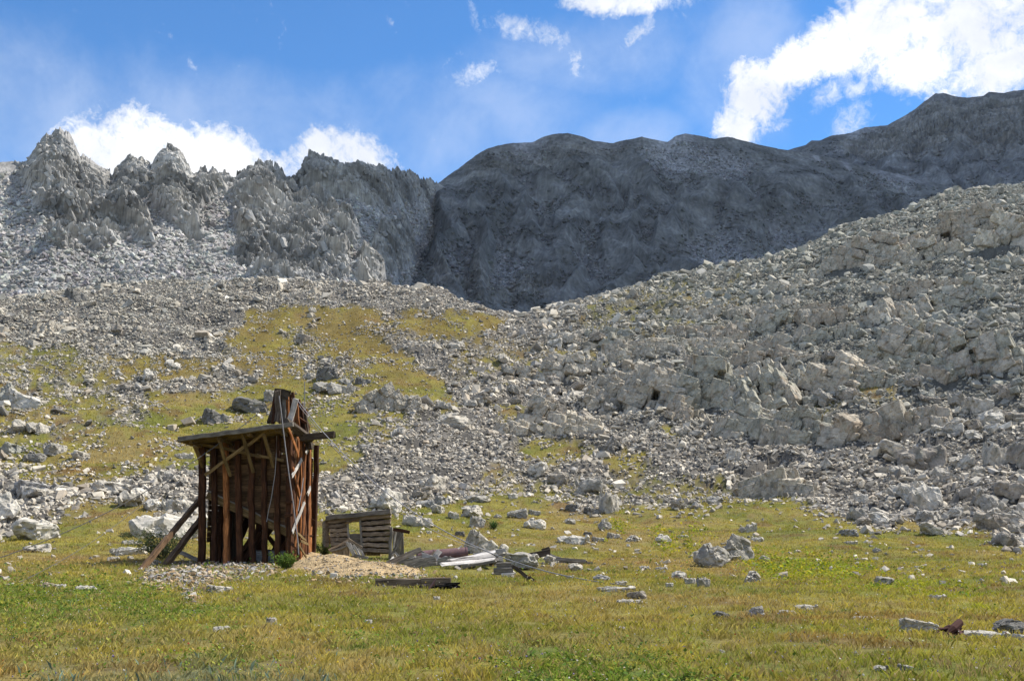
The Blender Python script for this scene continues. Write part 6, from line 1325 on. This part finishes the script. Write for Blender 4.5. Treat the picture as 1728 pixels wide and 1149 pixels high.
# broad leaved plants: short stems carrying oval leaves
def leafy(name, x, y, size, col, seed, per=7):
    r_ = np.random.default_rng(seed); n = len(x) * per; X = np.repeat(x, per) + r_.normal(size=n) * np.repeat(size, per) * 0.55; Y = np.repeat(y, per) + r_.normal(size=n) * np.repeat(size, per) * 0.55; S = np.repeat(size, per) * r_.uniform(0.5, 1.1, n)
    Z = ground_z(X, Y) + S * r_.uniform(0.15, 1.2, n); an = r_.uniform(0, 2 * np.pi, n); tl = r_.uniform(-0.1, 1.0, n); L_ = S * 0.75; Wd = S * 0.28
    d = np.stack([np.cos(an) * np.cos(tl), np.sin(an) * np.cos(tl), np.sin(tl)], -1); sd = np.stack([-np.sin(an), np.cos(an), 0 * an], -1); o_ = np.stack([X, Y, Z], -1)
    V = np.stack([o_ - d * L_[:, None] * .5, o_ + sd * Wd[:, None], o_ + d * L_[:, None] * .5, o_ - sd * Wd[:, None]], 1).reshape(-1, 3)
    i = np.arange(n)[:, None] * 4; F = np.concatenate([i + np.array([[0, 1, 2]]), i + np.array([[0, 2, 3]])], 0); c = np.repeat(np.repeat(col, per, 0) * r_.uniform(0.6, 1.5, (n, 1)), 4, 0)
    return link(name, make_mesh(name, V, F, M_grass, np.clip(c, 0, 1)))
x, y, r, r_ = grow(60000, 9.5, 50, 1.3, 91); px_, py_ = to_pix(x, y, ground_z(x, y)); k = r_.random(len(x)) < (sample(LEAFY, px_, py_) * np.clip(0.6 + fbm(x, y, 3, 431), 0, 1) * 1.1 + 0.02); x, y, r, px_, py_ = [q[k] for q in (x, y, r, px_, py_)]
col = np.array([(0.13, 0.20, 0.025), (0.20, 0.25, 0.03), (0.075, 0.135, 0.02), (0.24, 0.24, 0.04)])[r_.integers(4, size=len(x))]
tag(leafy('leafy_undergrowth', x, y, np.maximum(0.06, r * 0.0028) * r_.uniform(0.8, 1.5, len(x)), col, 92), kind='stuff')
x, y, r, r_ = grow(60000, 9.5, 40, 1.3, 93); px_, py_ = to_pix(x, y, ground_z(x, y)); k = r_.random(len(x)) < sample(BLUE, px_, py_) * np.clip(0.4 + fbm(x, y, 3, 433), 0, 1) * 0.5; x, y, r = x[k], y[k], r[k]
tag(blades('blue_green_sedge', x, y, 0.06 + 0.09 * r_.random(len(x)), np.maximum(0.014, r * 0.001), np.array((0.19, 0.26, 0.19)) * r_.uniform(0.6, 1.5, (len(x), 1)), 94, 0.8), kind='stuff')
x, y, r, r_ = grow(90000, 30, 90, 0.6, 95); px_, py_ = to_pix(x, y, ground_z(x, y)); k = r_.random(len(x)) < sample(YELLOW, px_, py_) * np.clip(0.55 + fbm(x / 1.3, y / 1.3, 3, 435) * 1.6, 0, 1) * 1.1; x, y, r = x[k], y[k], r[k]
col = np.array([(0.30, 0.31, 0.015), (0.22, 0.28, 0.02), (0.14, 0.20, 0.02), (0.38, 0.33, 0.02)])[r_.integers(4, size=len(x))]
tag(leafy('yellow_green_undergrowth', x, y, r * 0.0032 * r_.uniform(0.7, 1.4, len(x)), col, 96, 6), kind='stuff')
# flowers: red paintbrush, white and yellow heads
x, y, r, r_ = grow(2600, 9.8, 48, 1.4, 97); g = gval(GRASSM, x, y); k = g > 0.9; x, y, r = x[k], y[k], r[k]
col = np.array([(0.62, 0.60, 0.52), (0.60, 0.55, 0.40), (0.55, 0.42, 0.03), (0.60, 0.58, 0.50), (0.40, 0.03, 0.025), (0.28, 0.22, 0.38)])[np.minimum(r_.integers(0, 9, size=len(x)), 5) * (r_.random(len(x)) > 0.3)]
sz = np.maximum(0.02, r * 0.0010) * r_.uniform(0.7, 1.3, len(x)); fz = ground_z(x, y) + 0.10 + 0.08 * r_.random(len(x))
tag(scatter('wildflowers', x, y, fz, sz, col, 98, M_grass, 0.0, SMALL[:6]), kind='stuff')
# shrubs
def shrub(px, py, w, h, cols, label, seed, n=1500, dy=0.3):
    p = at(px, py); r = math.hypot(p.x, p.y); k = r / FPX; W_, H_ = w * k, h * k; r_ = np.random.default_rng(seed)
    e = empty('shrub', p); tag(e, label, 'shrub')
    bm_ = MB(); V, F, Cc = [], [], []
    for i in range(26):
        tip = np.array((r_.normal() * W_ * 0.3, r_.normal() * W_ * 0.25, H_ * r_.uniform(0.55, 1.0))); bm_.beam(np.array(p) + (0, 0, -0.03), np.array(p) + tip, 0.02, 0.02, None, 1.0, 0.01, seg=3, taper=0.4)
        m_n = n // 26; q = r_.uniform(0.25, 1.05, m_n)[:, None]; pos = tip * q + r_.normal(size=(m_n, 3)) * W_ * 0.07; pos[:, 2] = np.maximum(pos[:, 2], 0.02)
        d = r_.normal(size=(m_n, 3)); d[:, 2] = np.abs(d[:, 2]); d /= np.linalg.norm(d, axis=1)[:, None]; sd = np.cross(d, r_.normal(size=(m_n, 3))); sd /= np.linalg.norm(sd, axis=1)[:, None]
        L_ = 0.10 * r_.uniform(0.6, 1.2, (m_n, 1)); Wd = 0.025
        V.append(np.stack([pos - d * L_ / 2, pos + sd * Wd, pos + d * L_ / 2, pos - sd * Wd], 1).reshape(-1, 3)); Cc.append(np.repeat(np.array(cols)[r_.integers(len(cols), size=m_n)] * r_.uniform(0.7, 1.3, (m_n, 1)), 4, 0))
    V = np.concatenate(V); i = np.arange(len(V) // 4)[:, None] * 4
    link('foliage', make_mesh('foliage', V, np.concatenate([i + np.array([[0, 1, 2]]), i + np.array([[0, 2, 3]])], 0), M_grass, np.concatenate(Cc)), e)
    bm_.build('stem', M_dark, e)
shrub(275, 944, 80, 46, [(0.13, 0.17, 0.06), (0.18, 0.20, 0.09), (0.10, 0.14, 0.05)], 'grey green willow shrub growing behind the two leaning props', 501, 2600)
shrub(482, 962, 30, 26, [(0.12, 0.20, 0.03), (0.18, 0.25, 0.05), (0.09, 0.16, 0.03)], 'bright green shrub at the near corner of the tower beside the ochre mound', 502, 1500)
shrub(549, 936, 34, 20, [(0.14, 0.19, 0.05), (0.20, 0.24, 0.08)], 'low green shrub behind the ochre mound at the end of the log wall', 503, 900)
shrub(833, 892, 18, 12, [(0.05, 0.11, 0.02), (0.07, 0.14, 0.03)], 'small dark green shrub on the grass below the smooth grey green boulder', 504, 500)

# ------------------------------------------------------------------ the air between
def haze(dens):
    x0, x1, y0, y1, z0, z1 = -900, 1000, -400, 1250, -2.5, 475.0
    v = [(x, y, z) for z in (z0, z1) for y in (y0, y1) for x in (x0, x1)]
    f = [(0, 2, 3, 1), (4, 5, 7, 6), (0, 1, 5, 4), (2, 6, 7, 3), (0, 4, 6, 2), (1, 3, 7, 5)]
    m = bpy.data.materials.new('thin_mountain_air'); m.use_nodes = True; t = m.node_tree; t.nodes.clear()
    o = t.nodes.new('ShaderNodeOutputMaterial'); p = t.nodes.new('ShaderNodeVolumePrincipled'); p.inputs['Density'].default_value = dens; p.inputs['Color'].default_value = (0.72, 0.84, 1.0, 1); p.inputs['Anisotropy'].default_value = 0.2
    t.links.new(p.outputs[0], o.inputs['Volume'])
    o_ = link('haze', make_mesh('haze', np.array(v), np.array(f), m)); tag(o_, kind='stuff')
haze(0.00004)
